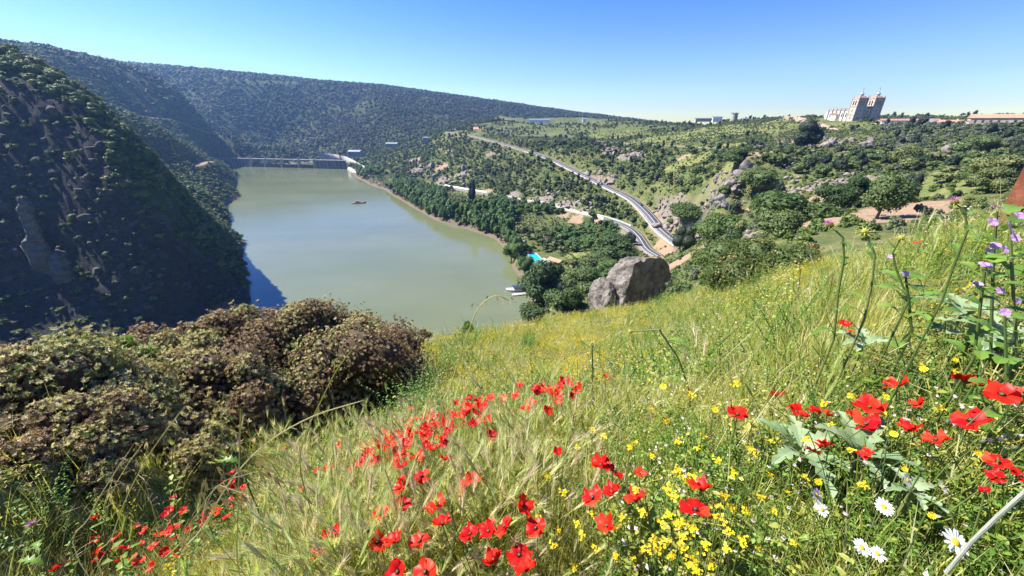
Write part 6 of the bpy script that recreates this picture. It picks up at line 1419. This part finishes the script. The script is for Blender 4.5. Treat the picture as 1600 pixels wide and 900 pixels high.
def rosette_plant(px, py, size, label, n=7, seed=0, up=.5):
    g = random.Random(seed); p, d = ground_spot(px, py, .18); L = size*d/FPX; o = tag(empty('lobed_leaf_plant', p), label, 'plant')
    for k in range(n):
        a = 2*math.pi*k/n+g.gauss(0, .25); e = g.uniform(.2, .9)*up+.15; dr = Vector((math.cos(a)*math.cos(e), math.sin(a)*math.cos(e), math.sin(e))); nr = Vector((-math.cos(a)*math.sin(e), -math.sin(a)*math.sin(e), math.cos(e)))
        m = MB(); toothed(m, Vector((0, 0, .26)), dr, nr, L*g.uniform(.7, 1.1), L*.36, 5, .55, 0, .35, seed*9+k); m.build('leaf', G_SILV, o)
    MB().tube([(0, 0, -.05), (0, 0, .28)], .006, 5).build('stem', G_STEM, o)
rosette_plant(1240, 735, 80, 'silvery green lobed leaf plant left below the right poppies', 7, 1)
rosette_plant(1325, 745, 78, 'silvery green lobed leaf plant with a tall leaf below the right poppies', 8, 2, .9)
rosette_plant(1490, 515, 70, 'pale lobed thistle leaves below the mallows at right', 7, 3)
rosette_plant(1545, 560, 80, 'pale broad lobed leaves at the right edge under mallows', 7, 4)
rosette_plant(1500, 560, 66, 'dull green lobed leaves above the right edge poppies', 6, 5)
rosette_plant(1405, 800, 46, 'small green lobed leaf plant between the daisies', 6, 6)
rosette_plant(1340, 560, 50, 'grey green lobed leaves in the middle of right slope', 6, 7)
BR = MB()
for k in range(16):
    a = k*2.4; e = -.35+k*.075; d = Vector((math.cos(a)*math.cos(e), math.sin(a)*math.cos(e), math.sin(e))); s = Vector((-math.sin(a), math.cos(a), 0))*.10; BR.add([d*.3-s, d*.3+s, d*(1.9 if k < 10 else 1.2)], [(0, 1, 2)])
BR.lathe((0, 0, -.5), [(.25, 0), (.55, .3), (.55, .7), (.3, 1.0)], 8); BR = BR.mesh('bracts', G_YEL)
FL = MB()
for k in range(60):
    a = k*2.4; e = .35+1.2*(k/60); d = Vector((math.cos(a)*math.cos(e), math.sin(a)*math.cos(e), math.sin(e))); s = Vector((-math.sin(a), math.cos(a), 0))*.06; FL.add([d*.3-s, d*.3+s, d*1.15], [(0, 1, 2)])
FL = FL.mesh('florets', F_PURP)
def stalk_pts(pts, r): return [at(x, y, r) for x, y in pts]
def thistle(pts, r, label, head=11, purple=True, leaves=5, seed=0, stemw=3.2):
    g = random.Random(seed); P = stalk_pts(pts, r); s = mpx(P[-1]); b = Vector((P[0].x, P[0].y, g1(P[0].x, P[0].y))); o = tag(empty('thistle', b), label, 'thistle'); P = [Vector((0, 0, -.05))]+[q-b for q in P]
    MB().tube(P, [stemw*s*.5]*(len(P)-1)+[stemw*s*.35], 6).build('stem', G_STEM, o); t = (P[-1]-P[-2]).normalized(); q = (t+Vector((-.3, -.3, .6))).to_track_quat('Z', 'Y')
    for me, ok in ((BR, 1), (FL, purple)):
        if ok: f = link(me.name.split('.')[0], me, o); f.location = P[-1]; f.rotation_mode = 'QUATERNION'; f.rotation_quaternion = q; f.scale = (head*s,)*3
    for k in range(leaves):
        u = (k+.3)/leaves*.85; x = u*(len(P)-1); i = int(x); c = P[i].lerp(P[i+1], x-i); a = k*2.4+g.random(); d = Vector((math.cos(a), math.sin(a), .45)).normalized(); n_ = Vector((-math.cos(a)*.4, -math.sin(a)*.4, 1)).normalized()
        m = MB(); toothed(m, c, d, n_, 46*s*(1.2-.8*u), 15*s, 5, .7, 0, .5, seed*7+k); m.build('leaf', G_LEAF, o)
thistle([(1472,470),(1490,415),(1512,360),(1507,329),(1492,316)], 1.75, 'tall thistle with a bright purple flower before the rusty plate', 9, True, 6, 1)
thistle([(1303,530),(1310,457),(1319,405),(1317,371),(1297,352)], 2.0, 'tall thistle with star shaped spiny bracts before the dirt clearing', 9, True, 5, 2)
thistle([(1350,500),(1362,446),(1367,398),(1358,377),(1351,362)], 2.0, 'tall green budded thistle right of the star shaped thistle', 9, False, 5, 3)
thistle([(1420,470),(1400,420),(1395,395),(1408,372)], 2.2, 'thin budded thistle between the two tall thistles at right', 8, False, 4, 4, 3)
thistle([(75,900),(66,860),(58,836),(51,820)], 2.4, 'purple thistle low at the left edge before the shrubs', 8, True, 3, 5, 3)
thistle([(380,740),(376,715),(374,692)], 2.6, 'small purple thistle before the big brown shrub', 5, True, 2, 6, 2.5)
thistle([(1090,650),(1060,560),(1030,515),(985,518)], 2.6, 'dark dry thistle stalk leaning left over the middle meadow', 6, False, 3, 7, 3)
thistle([(925,640),(926,580),(925,536)], 3.2, 'thin upright green stalk in the centre of the meadow', 4, False, 2, 8, 2.5)
thistle([(1010,760),(1030,690),(1050,640)], 1.9, 'branching green stalk behind the central poppies', 4, False, 3, 9, 3)
thistle([(890,820),(885,760),(886,700)], 1.5, 'pale stout stem left of the central poppies', 4, False, 2, 10, 4)
MFL = petal('petal', 77, F_MAUVE, 1.0, .75, .35, .06)
def mallow(pts, r, flowers, label, seed):
    g = random.Random(seed); P = stalk_pts(pts, r); s = mpx(P[0]); b = Vector((P[0].x, P[0].y, g1(P[0].x, P[0].y))); o = tag(empty('mallow', b), label, 'mallow', None); P = [Vector((0, 0, -.05))]+[q-b for q in P]
    MB().tube(P, [2*s]*(len(P)-1)+[1.5*s], 5).build('stem', G_STEM, o)
    for (x, y, w) in flowers:
        c = at(x, y, r-.05)-b; f = tag(empty('flower', c)); f.parent = o; q = head_rot(g, 1, .8)
        for k in range(5): e = link('petal', MFL, f); e.rotation_mode = 'QUATERNION'; e.rotation_quaternion = q@Euler((0, 0, k*1.2566)).to_quaternion(); e.scale = (w*s*.42,)*3
    for k in range(14):
        u = (k+.5)/14; x = u*(len(P)-1); i = min(int(x), len(P)-2); c = P[i].lerp(P[i+1], x-i); a = k*2.4+g.random(); d = Vector((math.cos(a), math.sin(a), g.uniform(0, .5))).normalized(); e = c+d*16*s
        m = MB(); m.tube([c, e], .8*s, 3); toothed(m, e, d, Vector((-d.x*.4, -d.y*.4, 1)).normalized(), 26*s*g.uniform(.7, 1.2), 26*s, 3, .3, 0, .3, k); m.build('leaf', G_LEAF, o)
mallow([(1548,560),(1550,470),(1552,400),(1558,330)], 2.1, [(1558,324,22),(1550,347,18),(1555,384,16),(1545,392,12)], 'tall mallow with mauve flowers left of the right edge', 1)
mallow([(1590,560),(1584,470),(1580,400),(1578,345)], 2.0, [(1577,357,26),(1593,338,20),(1569,390,16),(1586,372,16)], 'tall mallow with mauve flowers at the right edge', 2)
mallow([(1522,560),(1530,490),(1536,440),(1540,412)], 1.9, [(1539,415,20),(1528,445,14),(1562,455,14),(1503,458,11)], 'shorter mallow with mauve flowers left of the tall mallows', 3)
mallow([(1425,520),(1420,470),(1415,432)], 2.3, [(1414,428,14),(1391,401,10)], 'small mallow with two mauve flowers among the thistles', 4)
mallow([(1575,640),(1572,560),(1570,490)], 1.7, [(1570,488,16),(1590,470,12)], 'low mallow under the tall mallows at the right edge', 5)
def tall_oat(pts, r, label, n, size, seed, w=1.6, spread=.05, start=.55, mats=None):
    g = random.Random(seed); P = stalk_pts(pts, r); b = Vector((P[0].x, P[0].y, g1(P[0].x, P[0].y))); o = tag(empty('wild_oat', b), label, 'oat grass'); s = mpx(P[0]); P = spline([Vector((0, 0, -.05))]+[q-b for q in P], 4)
    MB().tube(P, [w*s*.5]*(len(P)-1)+[w*s*.2], 5).build('stalk', G_DRY if seed % 3 else G_YEL, o); m = MB(); spikelets(m, P, g, n, size, 0, spread, start); m.build('spikelets', G_SEED, o)
tall_oat([(688,650),(705,600),(735,510),(752,476),(775,462),(796,470)], 1.9, 'tall oat stalk with dark drooping spikelets against the water', 14, .034, 1, 1.6, .06, .6)
tall_oat([(280,900),(320,820),(365,745),(420,690),(490,650),(570,625)], 1.5, 'long pale oat stalk arching right before the brown shrub', 12, .04, 2, 2.2, .05, .6)
tall_oat([(470,740),(482,670),(500,630),(525,580),(555,540)], 1.8, 'pale dry oat stalk standing before the big brown shrub', 12, .03, 3, 1.6, .05, .6)
tall_oat([(250,930),(290,840),(330,770),(372,745),(410,760)], 1.15, 'nodding oat with dark spikelets low left of the barley', 22, .055, 4, 2.0, .10, .45)
tall_oat([(160,900),(175,840),(200,772),(240,700),(285,640)], 1.6, 'thin tall oat stalk before the left shrubs', 12, .03, 5, 1.6, .05, .6)
tall_oat([(125,880),(140,808),(172,750),(205,700)], 1.7, 'thin oat stalk left of the taller stalk before the shrubs', 7, .02, 7, 1.4, .05, .6)
tall_oat([(375,900),(372,800),(374,700),(376,640)], 1.5, 'dark upright oat stalk at the right of the nodding oat', 6, .02, 8, 1.8, .04, .6)
tall_oat([(600,720),(640,660),(690,620),(720,560),(722,520)], 2.3, 'pale oat stalk right of the brown shrub', 12, .03, 10, 1.2, .05, .6)
tall_oat([(1180,720),(1190,650),(1215,590),(1250,560)], 1.7, 'bent straw oat among the right poppies', 8, .022, 11, 1.5, .05, .5)
tall_oat([(1440,480),(1430,420),(1436,370)], 2.4, 'oat stalk standing between the thistles', 6, .02, 13, 1.2, .05, .5)
P = stalk_pts([(1478,895),(1520,845),(1560,806),(1612,760)], 1.0); o = tag(empty('dry_stalk', P[0]), 'thick grey dry stalk leaning across the lower right corner', 'stalk')
MB().tube([q-P[0] for q in P], [2.6*mpx(P[0])]*4, 8).build('stalk', rock_like('dry_stalk_skin', [(.30,.32,.24), (.46,.46,.36)], 30, .8, .3, .01, stretch=(1, 1, .1)), o)
# ------------------------------------------------------------------ air
def haze():
    x0, x1, y0, y1, z0, z1 = -4200, 4200, -400, 5200, float(ZG.min())-1.5, float(max(ZG.max(), 330))+14
    m = bpy.data.materials.new('haze'); m.use_nodes = True; nt = m.node_tree; nt.nodes.clear()
    v = nt.nodes.new('ShaderNodeVolumePrincipled'); o = nt.nodes.new('ShaderNodeOutputMaterial'); nt.links.new(v.outputs[0], o.inputs['Volume'])
    v.inputs['Color'].default_value = (.30, .56, 1.0, 1); v.inputs['Density'].default_value = HAZE; v.inputs['Anisotropy'].default_value = .5
    b = MB().box(((x0+x1)/2, (y0+y1)/2, (z0+z1)/2), (x1-x0, y1-y0, z1-z0)).build('haze', m); tag(b, 'pale blue air filling the whole valley', 'haze', None, 'stuff')
HAZE = 1.0e-4
haze()
